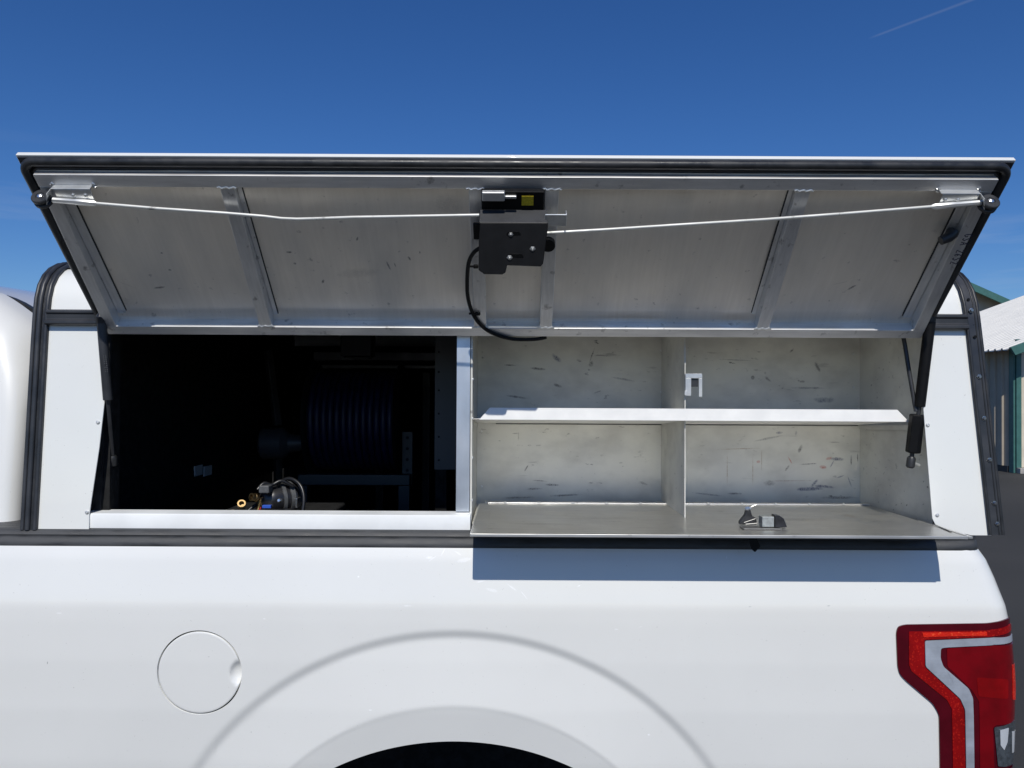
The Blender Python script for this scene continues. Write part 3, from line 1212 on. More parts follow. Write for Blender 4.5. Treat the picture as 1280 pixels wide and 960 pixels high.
T = .0305
TT = .0170
FU0, FU1 = -.852, .862
RW = .0245
VR = .3706
obj("top_rail", LG().box(FU0, FU1, VR - RW, VR, -.001, TT), ALU_RAIL, lid, .0012)
obj("hinge_rail", LG().box(FU0, FU1, -.0005, RW - .002, -.001, T), ALU_RAIL, lid, .0012)


def taper_bar(x0, x1):                      # flush with the thin top rail above and the deeper hinge rail below
    va, vb = RW - .0022, VR - RW - .0004
    g = LG()
    return g.add([(x0, va, -.001), (x1, va, -.001), (x1, vb, -.001), (x0, vb, -.001), (x0, va, T + .0004), (x1, va, T + .0004), (x1, vb, TT - .0006), (x0, vb, TT - .0006)],
                 [(0, 3, 2, 1), (4, 5, 6, 7), (0, 1, 5, 4), (1, 2, 6, 5), (2, 3, 7, 6), (3, 0, 4, 7)])


for x0, x1, s in ((FU0 + .0005, FU0 + RW, 1), (FU1 - RW, FU1 - .0005, -1)):
    o = obj("end_rail", taper_bar(x0, x1), ALU_BAR, lid, .0012)
    xa = x1 + .0005 if s > 0 else x0 - .0185
    obj("edge_angle", LG().box(xa, xa + .018, RW, VR - RW, -.001, .0055), ALU_BAR, o, .0008)
    xa = x1 + .0185 if s > 0 else x0 - .0215
    obj("sealant_bead", LG().box(xa, xa + .0025, RW, VR - RW, -.001, .0045), RUBBER, o)
for cu, w, sd in ((-.5145, .026, 1), (-.067, .026, 1), (.070, .026, -1), (.5225, .026, -1)):
    o = obj("crossbar", taper_bar(cu - w / 2, cu + w / 2), ALU_BAR, lid, .0014)
    if abs(cu) > .2:
        xa = cu + w / 2 + .0005 if sd > 0 else cu - w / 2 - .009
        obj("edge_angle", LG().box(xa, xa + .0085, RW, VR - RW, -.001, .005), ALU_BAR, o, .0006)
        xa = cu + w / 2 + .009 if sd > 0 else cu - w / 2 - .0112
        obj("sealant_bead", LG().box(xa, xa + .0022, RW, VR - RW, -.001, .0045), RUBBER, o)
    # weld beads at both ends
    for vv in (RW + .0005, VR - RW):
        g = LG()
        g.tube([(cu + (k / 8 - .5) * (w + .008), vv + .0015 * math.sin(k * 2.1), (T if vv < .1 else TT - .0005) + .001 * math.cos(k * 3)) for k in range(9)], [.0018 + .001 * (k % 2) for k in range(9)], 7)
        obj("weld_bead", g, ZINC, o)

# rubber seal round the lid
g = LG()


def rrect(u0, u1, v0, v1, r, n=0.0, k=8):
    pts = []
    for cx, cy, a0 in ((u1 - r, v1 - r, 0), (u0 + r, v1 - r, 90), (u0 + r, v0 + r, 180), (u1 - r, v0 + r, 270)):
        pts += [(cx + r * math.cos(R(a0 + i * 90 / k)), cy + r * math.sin(R(a0 + i * 90 / k)), n) for i in range(k + 1)]
    return pts


g.tube(rrect(U0 + .0095, U1 - .0095, -.002, VT - .010, .022, .0028), .0086, 12, closed=True)
g.tube(rrect(U0 + .0205, U1 - .0205, .006, VT - .0215, .016, .0020), .0032, 8, closed=True)
seal = obj("lid_seal", g, RUBBER, lid, sharp=60)
g = LG().box(U0 + .004, U1 - .004, VR + .0005, VT - .003, -.0034, .0004)
g.box(U0 + .004, FU0 - .0005, .0, VR + .0004, -.0034, .0004)
g.box(FU1 + .0005, U1 - .004, .0, VR + .0004, -.0034, .0004)
obj("seal_flange", g, TRIMB, lid)

# rubber bumper on the right end rail
u, v = lidpx(1183, 297, .02)
g = G()
g.tube([L(u + .012, v + .006, .012), L(u + .002, v + .002, .022), L(u - .012, v - .003, .026)], [.012, .010, .0085], 12)
obj("rubber_bumper", g, RUBBER, lid)
# handwriting on the right end rail: GSA 2652, read along the rail
INK = simple("marker_ink", (.012, .014, .035), .6)
GLY = {'G': [[(.9, .85), (.5, 1), (.1, .7), (.1, .25), (.5, 0), (.9, .2), (.9, .45), (.55, .45)]],
       'S': [[(.85, .9), (.4, 1), (.15, .75), (.5, .5), (.85, .28), (.5, 0), (.1, .12)]],
       'A': [[(.05, 0), (.5, 1), (.95, 0)], [(.25, .38), (.75, .38)]],
       '2': [[(.1, .8), (.5, 1), (.85, .75), (.5, .4), (.1, 0), (.9, .02)]],
       '6': [[(.75, .95), (.3, .65), (.12, .25), (.5, 0), (.85, .25), (.5, .48), (.15, .3)]],
       '5': [[(.85, 1), (.25, 1), (.2, .6), (.6, .62), (.85, .3), (.5, 0), (.1, .1)]]}
g = LG()
ua, va = lidpx(1206.5, 292, T)
ub, vb = lidpx(1183, 331, T)
for i, ch in enumerate("GSA 2652"):
    if ch == ' ':
        continue
    for strk in GLY[ch]:
        v_ = [(FU1 - RW / 2 + (q - .5) * .0145, va + (vb - va) * (i + .12 + p * .72) / 8, T + .0002) for p, q in strk]
        g.tube(v_, .0009, 5)
obj("handwriting", g, INK, lid)

# ---- lock mechanism on the lid
NB = .066


def nb(py):                               # the plate hangs steeper than the lid
    return NB + .054 * (py - 278) / 65



def lp(px, py, n):
    u, v = lidpx(px, py, n)
    return (u, v, n)


plate_px = [(600, 279), (685, 279), (684.5, 288), (679, 330), (676, 333.5), (634, 332), (632, 341), (628, 343.5), (605, 343), (598, 338), (598.5, 300)]
g = LG()
g.prism([lp(x, y, nb(y)) for x, y in plate_px], (0, 0, -.003))
lock = obj("lock_plate", g, POWDER, topper, .0012)
u0, v0, _ = lp(599.5, 278, NB)
u1, v1, _ = lp(684, 278, NB)
g = LG().prism([(u0, v0, NB + .0005), (u1, v0, NB + .0005), (u1, v0 + .004, NB - .002), (u1, v0 + .006, .034), (u0, v0 + .006, .034), (u0, v0 + .004, NB - .002)], (0, -.003, 0))
obj("lock_flange", g, POWDERG, lock, .001)  # paler coat than the plate: sunlit tone of the flange put into the colour
for xa in (u0 + .002, u1 - .006):
    obj("lock_cheek", LG().prism([(xa, v0 - .001, .024), (xa, v0 - .001, NB - .004), (xa, v0 - .050, NB + .012), (xa, v0 - .050, .024)], (.0035, 0, 0)), POWDER, lock)
uh0, vh0, _ = lp(602, 258, .034)
uh1, vh1, _ = lp(680, 240, .034)
obj("lock_housing", LG().box(uh0, uh1, .235, vh1, .0222, .034).box(uh0, uh1, .235, v0 - .004, .0342, .05), POWDER, lock, .001)
ul0, vl0, _ = lp(602.5, 252, .044)
ul1, vl1, _ = lp(631, 241, .044)
obj("latch_tongue", LG().box(ul0, ul1, vl0, vl1, .0345, .044).box(ul1, ul1 + .021, vl0 + .003, vl0 + .009, .0345, .041), ZINC, lock, .002)
us0, vs0, _ = lp(652, 257, .0355)
us1, vs1, _ = lp(667, 245.5, .0355)
obj("yellow_sticker", LG().box(us0, us1, vs0, vs1, .0342, .0350), simple("yellow_label", (.55, .43, .02), .5, var=.2, vs=300), lock)
g = LG()
ua_, va_, _ = lp(684, 268, .06)
ub_, vb_, _ = lp(708, 283, .06)
g.box(ua_ - .004, ub_, vb_, va_, .058, .061).box(ub_ - .003, ub_, vb_, va_, .045, .0575)
obj("lever_tab", g, ZINC, lock, .002)
ut_, vt_, _ = lp(592, 300, .05)
obj("side_tab", LG().box(ut_, ut_ + .014, vt_, vt_ + .036, .044, .05), POWDER, lock, .002)
c = L(*lp(685, 303, .05))
obj("cam_disc", G().lathe(c, EN, [(0, 0), (.013, 0), (.013, .012), (0, .012)], 20), POWDER, lock)
# slots and nuts
for (px, py), (dx, dy) in (((642, 293.5), (5.5, 0)), ((644, 321.5), (7, 0))):
    q = [lp(px - dx - 3.4 * math.cos(R(a_)), py + 4.2 * math.sin(R(a_)), nb(py) + .0003) for a_ in range(-90, 91, 30)] + [lp(px + dx + 3.4 * math.cos(R(a_)), py - 4.2 * math.sin(R(a_)), nb(py) + .0003) for a_ in range(-90, 91, 30)]
    obj("slot", LG().prism(q, (0, 0, .0004)), GLASSB, lock)
nut = small("nut", G().lathe((0, 0, 0), EN, [(.0, 0), (.0056, 0), (.0056, .0006), (.0042, .0006), (.0042, .0022), (.0024, .0026), (.0022, .0036), (0, .0036)], 6), ZINC)
copies(nut, [L(*lp(638.5, 292.5, nb(292.5) + .0008)), L(*lp(665.7, 311, nb(311) + .0004)), L(*lp(637, 322, nb(322) + .0005))], lock)

# ---- lock rods out to both upper corners
def rod(pts, ends, name="lock_rod"):
    g = G()
    P = [L(*lp(*p)) for p in pts]
    g.tube(P, .0031, 10)
    o = obj(name, g, ZROD, topper, sharp=60)
    a_, b2 = [L(*lp(*p)) for p in ends]
    d = (b2 - a_)
    obj("rod_end", G().tube([a_, a_ + d * .50, a_ + d * .52, b2 - d * .06, b2], [.0050, .0050, .0056, .0056, .0034], 8), ZINC, o, sharp=30)
    return o


rod([(119, 254.2, .036), (200, 261, .036), (280, 266.4, .036), (330, 270.5, .037), (352, 273.2, .038), (372, 274, .039), (395, 273.4, .040), (440, 271.8, .042), (520, 270.4, .046), (599, 269, .050)], [(66, 250, .036), (121, 254.3, .036)])
rod([(684, 291.3, .052), (760, 287, .050), (860, 280.5, .046), (960, 274.3, .042), (1060, 266.8, .038), (1166, 258.3, .036)], [(1226, 253.2, .036), (1164, 258.5, .036)])

for s in (-1, 1):
    def q(px, py, n):                       # mirror of the left bracket's pixels about the lid's middle
        if s < 0:
            return lp(px, py, n)
        u, v, _ = lp(px, py, n)
        return ((U0 + U1) - u, v, n)
    # folded bracket: foot on the top rail, standing web, and a guide ear
    g = LG()
    A, B = q(64, 238, .030), q(112, 236, .030)
    ulo, uhi = min(A[0], B[0]), max(A[0], B[0])
    vt = B[1]
    g.box(ulo, uhi, vt - .002, vt, .0137, .030)
    g.box(ulo + .004, uhi, vt - .024, vt - .002, .028, .030)
    br = obj("rod_bracket", g, ZINC, topper, .0008)
    ue = ulo if s < 0 else uhi
    obj("guide_ear", LG().prism([(ue, vt - .001, .0465), (ue - s * -.0018, vt - .001, .0465), (ue + s * .0118, vt - .026, .0465), (ue + s * .010, vt - .026, .0465)], (0, 0, -.020)), ZINC, br, .0006)
    sg = small("screw_head", G().lathe((0, 0, 0), EN, [(0, 0), (.0035, 0), (.0035, .001), (.002, .0024), (0, .0026)], 10), ZINC)
    copies(sg, [L(uhi - .012, vt - .013, .0302), L(uhi - .034, vt - .013, .0302)] if s < 0 else [L(ulo + .012, vt - .013, .0302), L(ulo + .034, vt - .013, .0302)], br)
    for uu in (ulo - .002, uhi + .001):
        g = LG()
        g.tube([(uu + .003 * math.sin(k * 1.9), vt - .006 + .002 * k, TT + .0002) for k in range(6)], [.0022 + .0008 * (k % 2) for k in range(6)], 6)
        obj("weld_bead", g, ZINC, br)
    cx = q(53, 249, .036)
    c = L(*cx)
    ax = (EV * -.55 + EN * .9).normalized()
    ax = Vector((0, -.87, .5)).normalized()
    ro = obj("guide_roller", G().lathe(c - ax * .009, ax, [(0, 0), (.0150, 0), (.0162, .0015), (.0162, .006), (.0125, .008), (.0125, .010), (.0162, .012), (.0162, .0165), (.0148, .018), (.0075, .018), (.007, .0165), (0, .0165)], 28), RUBBER, topper)
    obj("roller_pin", G().lathe(c + ax * .0076, ax, [(0, 0), (.0052, 0), (.0048, .0022), (.0025, .0034), (0, .0036)], 14), CHROME, ro)

# cable from the lock down to the hinge rail
pts = [(600, 310, .05), (592, 316, .046), (586, 328, .040), (584, 350, .036), (585, 372, .034), (591, 392, .033), (601, 406, .033), (616, 416.5, .034), (640, 423.5, .033), (668, 424, .028), (685, 421, .02)]
P = [L(*lp(*p)) for p in pts]
sm_p = []
for i in range(len(P) - 1):
    p0, p1, p2, p3 = P[max(0, i - 1)], P[i], P[i + 1], P[min(len(P) - 1, i + 2)]
    for k in range(5):
        t = k / 5
        sm_p.append(.5 * ((2 * p1) + (p2 - p0) * t + (2 * p0 - 5 * p1 + 4 * p2 - p3) * t * t + (3 * p1 - p0 - 3 * p2 + p3) * t ** 3))
cable = obj("lock_cable", G().tube(sm_p, .0040, 9), POWDER, topper, sharp=60)
for px, py in ((590, 334), (592.5, 393)):
    a_ = L(*lp(px - 6, py - 1, .038))
    b2 = L(*lp(px + 7, py - 1, .030))
    obj("cable_tie", G().tube([a_, a_ + (b2 - a_) * .6, a_ + (b2 - a_) * .65, b2], [.0022, .0022, .0042, .0042], 8), POWDER, cable)

# ---- gas struts
def strut(pts, radii, ball, bolt_to, sleeve=None):
    g = G()
    P = [W(*p) for p in pts]
    g.tube([P[0], P[1]], radii[0], 14)
    o = obj("gas_strut", g, TRIMB if sleeve is None else POWDER, topper, .001, sharp=50)
    obj("strut_rod", G().tube([P[1] - (P[1] - P[0]) * .02, P[2]], radii[1], 10), POWDERG, o)
    d = (P[2] - P[1]).normalized()
    b = W(*ball)
    obj("end_fitting", G().tube([b - d * .013, b - d * .009, b + d * .009, b + d * .012], [.006, .0088, .0088, .006], 12), RUBBER, o)
    obj("ball_stud", G().tube([b, W(*bolt_to)], .0035, 8), ZINC, o)
    t = P[0]
    obj("upper_fitting", G().tube([t + d * .006, t - d * .012, t - d * .018], [.0105, .0105, .006], 12), RUBBER, o)
    if sleeve:
        s0, s1 = W(*sleeve[0]), W(*sleeve[1])
        dd = s1 - s0
        obj("lock_sleeve", G().tube([s0, s0 + dd * .03, s0 + dd * .97, s1], [.013, .0152, .0152, .013], 6), POWDER, o, .001, sharp=25)
    return o


s1 = strut([(127, 402, 1.598), (135, 500, 1.616), (141.5, 576, 1.665)], (.0098, .0042), (141.5, 576, 1.665), (131, 577, 1.665))
PRNT = simple("grey_print", (.10, .10, .105), .6)
g = G()
A, B = W(131.2, 445, 1.5965), W(133.2, 464, 1.600)
for k in range(9):
    p = A + (B - A) * (k / 8)
    for s in (0, 1):
        if rnd.random() < .85:
            wdt = .0022 * rnd.uniform(.7, 1)
            x = p.x - .003 + s * .0042
            g.box(x, x + wdt, p.y - .0007, p.y, p.z - .0007, p.z + .0007)
obj("strut_print", g, PRNT, s1)
strut([(1162.5, 402, 1.612), (1149.5, 508, 1.63), (1138.5, 578, 1.642)], (.0112, .0045), (1138.5, 578, 1.642), (1149, 581.5, 1.645), ((1146.5, 518, 1.632), (1141, 566, 1.640)))
g = G()
P = [W(1129, 420, 1.66), W(1131.5, 433, 1.655), (W(1136, 462, 1.648)), W(1140, 485, 1.64), W(1145, 514, 1.632)]
g.tube(P, .0045, 9)
obj("stay_cable", g, POWDERG, topper, sharp=60)

# ------------------------------------------------------------------ tool cabinet set in the right half of the opening
XLW, XRW0, XRW1 = -.0885, .892, .8745
DB, DF, ZF, ZT = 1.93, 1.645, -.2745, .150
cabmarks = []


def cm(px, py, la, lb, ang, col=(.05, .05, .055), st=.85, D=DB):
    c = W(px, py, D)
    A = Vector((math.cos(R(ang)), 0, math.sin(R(ang))))
    B = Vector((-math.sin(R(ang)), 0, math.cos(R(ang))))
    cabmarks.append((tuple(c), A, la, B, lb, col, st))


BLU, RED, BLK, RST = (.03, .05, .13), (.45, .09, .05), (.05, .05, .05), (.30, .20, .11)
for t in ((696, 448, .018, .007, -42, BLU), (638, 456.5, .018, .0025, -2, BLK), (672, 461, .022, .004, -5, BLK), (739, 455, .009, .006, 60, BLK), (740, 444, .02, .002, 70, BLK),
          (697, 482, .012, .004, -20, BLK), (733, 468, .008, .002, -15, BLK), (645, 496, .03, .003, -8, BLK), (779, 474, .03, .003, -10, (.28, .28, .28)), (747, 490, .012, .002, 20, BLK),
          (658, 585, .010, .002, 60, BLK), (675, 601, .02, .0018, -4, BLK), (690, 606, .02, .003, -3, BLK), (668, 611, .02, .003, 2, BLK), (648, 545, .012, .0012, 90, (.3, .28, .25)),
          (708, 619, .04, .003, 3, BLK), (650, 622, .05, .003, 2, (.2, .19, .17)), (804, 604, .012, .004, -20, BLK), (840, 580, .012, .002, 60, BLK),
          (974, 541, .010, .0035, 3, BLU), (995, 541, .007, .003, 80, BLU), (1000, 561, .012, .005, 65, BLK), (920, 450, .045, .0012, -2, (.2, .2, .2)), (941, 472, .006, .005, 70, BLK), (960, 474, .012, .004, -40, BLK),
          (1022, 459, .014, .005, -60, BLK), (1012, 485, .05, .003, 0, (.22, .22, .23)), (1030, 500, .03, .008, 0, (.25, .26, .28)), (1003, 477, .008, .003, 0, BLK), (990, 438, .008, .003, 45, BLK),
          (1047, 574, .020, .005, -4, BLU), (1040, 580, .012, .002, 60, BLU), (1018, 604, .014, .004, 48, BLU), (1030, 608, .03, .004, -5, BLU), (1012, 611, .04, .006, 3, BLU), (1050, 596, .012, .002, 20, BLU), (1062, 602, .016, .002, 110, BLU),
          (984, 585, .010, .003, 55, BLK), (1010, 580, .022, .0018, 4, BLK), (1029, 584, .010, .005, -10, RED), (988, 576, .012, .002, -60, RED), (948, 577, .005, .004, 0, RED), (1036, 573, .010, .004, 20, RED),
          (909, 588, .045, .0012, 90, RST), (941, 588, .045, .0012, 90, RST), (952, 575, .028, .0012, 90, RST), (923, 561, .06, .0012, 2, RST), (985, 601, .06, .0012, 1, (.3, .2, .16)), (962, 604, .016, .008, 0, (.3, .29, .27)),
          (1064, 575, .014, .002, 90, BLK), (1072, 572, .012, .002, 90, BLK), (960, 548, .04, .003, 12, (.3, .3, .29)), (918, 617, .02, .003, 0, BLK), (1050, 622, .05, .004, 0, (.25, .24, .22)), (885, 618, .04, .0025, -6, (.2, .2, .2))):
    cm(*t)


def cabinet_mat(name, marks=None, col=(.66, .65, .605)):
    m, nt, b = new_mat(name)
    f = noise_fac(nt, 7, (1, 1, 1), 5, .3, .7)
    c = mixc(nt, f, tuple(x * .90 for x in col), (col[0] * 1.10, col[1] * 1.10, col[2] * 1.06))
    f2 = noise_fac(nt, 12, (.8, 1, 1.3), 7, .45, .75)
    c = mixc(nt, mathn(nt, 'MULTIPLY', f2, .40), c, (.27, .255, .23))
    f3 = noise_fac(nt, 75, (.6, 1, 1.4), 6, .645, .71)
    fc = noise_fac(nt, 5.5, (1, 1, 1), 3, .42, .62)
    f3 = mathn(nt, 'MULTIPLY', f3, fc)
    c = mixc(nt, mathn(nt, 'MULTIPLY', f3, .85), c, (.09, .088, .085))
    f4 = noise_fac(nt, 24, (.45, 1, 3.2), 6, .675, .72)
    f4 = mathn(nt, 'MULTIPLY', f4, fc)
    c = mixc(nt, mathn(nt, 'MULTIPLY', f4, .6), c, (.16, .155, .15))
    if marks:
        c = add_marks(nt, c, marks)
    nt.links.new(c, b.inputs["Base Color"])
    b.inputs["Metallic"].default_value = .1
    nt.links.new(rng(nt, f, .42, .6), b.inputs["Roughness"])
    bump(nt, b, noise_fac(nt, 4, (1, 1, 1), 3, .2, .8), .12, .01)
    return m


CABB = cabinet_mat("scuffed_back_sheet", cabmarks)
CABS = cabinet_mat("scuffed_side_sheet")
SHELFW = simple("white_shelf_sheet", (.83, .82, .79), .4, 0, .1, .04, 20, rvar=.1)
CABOUT = simple("cabinet_outside", (.03, .03, .032), .6)

chest = thing("tool_cabinet", (.39, 1.80, ZC + ZF), "scuffed off white metal tool cabinet with one shelf beside the dark opening", "cabinet")
obj("back_panel", G().box(XLW, XRW1 + .02, DB, DB + .003, ZC + ZF - .01, ZC + ZT), CABB, chest)
g = G().prism([(XLW, DF, ZC + ZF - .01), (XLW, DB - .0005, ZC + ZF - .01), (XLW, DB - .0005, ZC + ZT), (XLW, DF, ZC + ZT)], (.0015, 0, 0))
g.box(XLW + .0016, XLW + .012, DB - .003, DB - .0006, ZC + ZF, ZC + ZT)
obj("side_panel", g, CABS, chest)
g = G().prism([(XRW0, 1.630, ZC + ZF - .01), (XRW1, DB - .0005, ZC + ZF - .01), (XRW1, DB - .0005, ZC + ZT), (XRW0, 1.640, ZC + ZT)], (.0015, 0, 0))
obj("side_panel", g, CABS, chest)
obj("top_panel", G().box(XLW, XRW0, DF + .01, DB, ZC + ZT + .0005, ZC + ZT + .003), CABS, chest)
obj("floor_panel", G().box(XLW + .002, XRW1 - .001, DF + .02, DB - .001, ZC + ZF - .012, ZC + ZF - .009), CABS, chest)
# closing sheets on the outside of the cabinet, seen from the bed
g = G().box(XLW - .0345, XLW - .0015, 1.70, 1.7015, ZC - .2, ZC + .10)
g.box(XLW - .006, XLW - .0015, 1.71, DB + .01, ZC + ZF - .02, ZC + ZT)
obj("outer_side", g, CABOUT, chest)

DX = .3755
dv = obj("divider_panel", G().prism([(DX, 1.668, ZC - .270), (DX, DB - .001, ZC - .270), (DX, DB - .001, ZC + ZT), (DX, 1.672, ZC + ZT)], (.0022, 0, 0)), CABS, chest)
# hook clip on the divider's front edge
a_, b2 = W(856.5, 467, 1.664), W(877.5, 496, 1.664)
g = G()
g.box(a_.x, b2.x, 1.661, 1.6625, a_.z - .010, a_.z)
g.box(a_.x, a_.x + .0125, 1.661, 1.6625, b2.z + .002, a_.z - .0101)
g.box(b2.x - .0075, b2.x, 1.661, 1.6625, b2.z, a_.z - .0101)
g.box(a_.x - .002, a_.x + .004, 1.6605, 1.666, b2.z + .003, b2.z + .013)
cl_ = obj("shelf_clip", g, ZINC, dv, .0006)
obj("clip_insert", G().box(a_.x + .0128, b2.x - .0078, 1.6655, 1.668, a_.z - .0285, a_.z - .0104), POWDERG, cl_, .0006)

# shelf: tray that falls to the back, turned up lip along the front with cut corners
lz0, lz1 = zat(524.2, 1.652, 640) - ZC, zat(509.8, 1.652, 640) - ZC
p0, p1 = W(599, 523, 1.652), W(1136.5, 526, 1.652)
sh = obj("shelf", G().prism([(p0.x, 1.6575, ZC + lz0), (XLW + .002, 1.668, ZC + lz0 - .001), (XLW + .002, DB - .003, ZC - .0778), (XRW1 - .004, DB - .003, ZC - .0778), (p1.x, 1.6575, ZC + lz0)], (0, 0, .0016)), SHELFW, chest, .0004)
g = G().prism([(p0.x, 1.652, ZC + lz0 - .001), (p1.x, 1.652, ZC + lz0 - .001), (W(1123, 512, 1.652).x, 1.6558, ZC + lz1), (W(612, 510, 1.652).x, 1.6558, ZC + lz1)], (0, .0018, 0))
obj("shelf_lip", g, SHELFW, sh, .0005)
g = G()
for s, xx in ((1, XLW + .0025), (-1, XRW1 - .0025)):
    g.prism([(xx + (.009 if s < 0 else 0), 1.665, ZC - .0665), (xx, DB - .004, ZC - .0795), (xx, DB - .004, ZC - .0895), (xx + (.009 if s < 0 else 0), 1.680, ZC - .0785)], (s * .0015, 0, 0))
obj("shelf_bracket", g, CABS, sh)
stain = G().box(p0.x + .03, XRW1 - .006, DB - .0028, DB - .0012, ZC - .0806, ZC - .0788)
obj("shelf_seam", stain, RUBBER, sh)
rv = small("rivet", G().lathe((0, 0, 0), (0, -1, 0), [(0, 0), (.0032, 0), (.0026, .0012), (0, .0018)], 10), ZINC)
rspots = [Vector((XLW + .0035, 1.6445, zat(y, 1.644, 595))) for y in (474, 523, 572, 625)]
rspots += [W(x, y, DB - .0004) for x, y in ((600, 441), (600.5, 482), (1067, 442), (1067, 484), (602, 539), (602, 608), (826.5, 438), (826.5, 490))]
copies(rv, rspots, chest)
obj("front_edge", G().box(XLW + .0005, XLW + .004, DF - .002, DF - .0003, ZC + ZF, ZC + ZT), CABS, chest)

# fold down door, lying level on its long hinge
XD0, XD1, DD0, DD1, ZD = -.0765, .8685, 1.463, 1.862, -.2705
doormarks = []
for px, py, la, lb, an_, c_, s_ in ((1062, 645, .012, .010, 0, (.28, .20, .15), .5), (760, 648, .1, .006, 1, (.3, .29, .27), .5), (1000, 650, .08, .006, 2, (.25, .24, .22), .5), (680, 655, .08, .004, -2, (.28, .27, .25), .5)):
    d = ray(px, py)
    t = ZD / d.z
    c = CAM + d * t
    A = Vector((math.cos(R(an_)), math.sin(R(an_)), 0))
    B = Vector((-math.sin(R(an_)), math.cos(R(an_)), 0))
    doormarks.append((tuple(c), A, la, B, lb * 3, c_, s_))
STEEL = metal_mat("brushed_door_sheet", (.59, .58, .545), .35, 26, (.35, 6, 1), .14, .07, .25, bmp=.05, marks=doormarks, met=.85)
ALU_E = metal_mat("door_edge", (.76, .75, .72), .4, 60, (.2, 1, 1), .1, .1, .3)
g = G()


def door_pt(x, y):
    return (x, y, ZC + ZD + .0008 * mnoise.noise(Vector((x * 2.2, y * 5, 9))) + .0006 * mnoise.noise(Vector((x * 7, y * 9, 2))))


g.grid(door_pt, lin(XD0, XD1, 90), lin(DD0 + .0025, DD1, 36))
n_top = len(g.v)
door = obj("fold_down_door", g, STEEL, chest, sharp=80, fixn=False)
obj("door_skin", G().box(XD0 + .0005, XD1 - .0005, DD0 + .0028, DD1 - .004, ZC + ZD - .0048, ZC + ZD - .003), STEEL, door)
obj("door_edge", G().box(XD0 - .0005, XD1 + .0005, DD0, DD0 + .0024, ZC + ZD - .0050, ZC + ZD + .0008), ALU_E, door, .0008)
obj("end_fold", G().box(XD1 - .0005, XD1 + .0022, DD0 + .0026, DD1 - .22, ZC + ZD - .0055, ZC + ZD + .0012), ALU_E, door, .0006)
obj("end_fold", G().box(XD0 - .0022, XD0 + .0005, DD0 + .0026, DD1 - .01, ZC + ZD - .0055, ZC + ZD + .0010), ALU_E, door, .0006)
g = G().box(XD0 + .028, XD0 + .0292, DD0 + .03, DD1 - .03, ZC + ZD + .0006, ZC + ZD + .0016)
obj("stiffener_crease", g, STEEL, door)
hg = obj("piano_hinge", G().tube([(XD0 + .02, DD1 + .004, ZC + ZD + .0012), (XRW1 - .006, DD1 + .004, ZC + ZD + .0012)], .0032, 10).box(XD0 + .012, XRW1 - .004, DD1 + .007, DD1 + .030, ZC + ZD + .0006, ZC + ZD + .0024), ALU_E, door, sharp=50)
obj("hinge_gap", G().box(XD0 + .004, XRW1 - .002, DD1 - .002, DD1 + .002, ZC + ZD - .004, ZC + ZD - .0006), RUBBER, door)
hr = small("hinge_rivet", G().lathe((0, 0, 0), (0, -.3, 1), [(0, 0), (.0042, 0), (.0036, .0016), (0, .0026)], 10), ZINC)
spots = []
for k in range(12):
    x = W(631.5 + 42.2 * k, 630, 1.866).x
    spots.append(Vector((x, DD1 + .001, ZC + ZD + .0042)))
copies(hr, spots, hg)
# folded flange along the door's right end, and a slot in it
obj("end_flange", G().box(XD1 + .0018, XD1 + .0098, DD0 + .001, 1.6025, ZC + ZD - .004, ZC + ZD + .0002), ALU_E, door, .0006)


def dp(px, py, h=0.0):
    d = ray(px, py)
    t = (ZD + h) / d.z
    return CAM + d * t


a_, b2 = dp(1166, 655.5), dp(1189, 665.5)
obj("end_slot", G().prism([a_ + Vector((-.0018, 0, .0008)), b2 + Vector((-.0018, 0, .0008)), b2 + Vector((.0018, 0, .0008)), a_ + Vector((.0018, 0, .0008))], (0, 0, .0008)), RUBBER, door)

# paddle latch on the door
STR0 = simple("spring_steel", (.24, .24, .235), .45, .8)
lb = dp(955, 663)
lt = obj("latch_base", G().box(lb.x - .040, lb.x + .036, lb.y + .001, lb.y + .030, ZC + ZD + .001, ZC + ZD + .0034), STR0, door, .001)
k0, k1 = dp(953, 662), dp(968, 662)
obj("latch_block", G().box(k0.x, k1.x, k0.y + .001, k0.y + .024, ZC + ZD + .0045, ZC + ZD + .0255), simple("latch_zinc", (.40, .42, .41), .4, .6, var=.15, vs=150), lt, .0015)
g = G()
m0, m1 = dp(968.5, 662), dp(984, 662)
w_ = m1.x - m0.x
g.prism([(m0.x + .0005, k0.y + .001, ZC + ZD + .0042), (m1.x, k0.y + .001, ZC + ZD + .0042), (m1.x - .001, k0.y + .001, ZC + ZD + .008), (m0.x + w_ * .72, k0.y + .001, ZC + ZD + .022), (m0.x + w_ * .4, k0.y + .001, ZC + ZD + .0275), (m0.x + .0005, k0.y + .001, ZC + ZD + .0285)], (0, .022, 0))
obj("latch_body", g, simple("blackened_steel", (.06, .06, .065), .3, .8, var=.3, vs=60), lt, .0012)
g = G()
h0 = dp(926, 659)
g.prism([(h0.x, h0.y + .006, ZC + ZD + .0043), (k0.x - .001, h0.y + .006, ZC + ZD + .0043), (k0.x - .001, h0.y + .006, ZC + ZD + .017), (k0.x - .010, h0.y + .006, ZC + ZD + .022), (k0.x - .0135, h0.y + .006, ZC + ZD + .034), (k0.x - .022, h0.y + .006, ZC + ZD + .034), (k0.x - .024, h0.y + .006, ZC + ZD + .024), (h0.x, h0.y + .006, ZC + ZD + .010)], (0, .012, 0))
obj("latch_handle", g, simple("latch_handle_steel", (.07, .07, .072), .35, .7, var=.3, vs=60), lt, .0015)
kc = Vector((k0.x - .018, h0.y + .010, ZC + ZD + .0365))
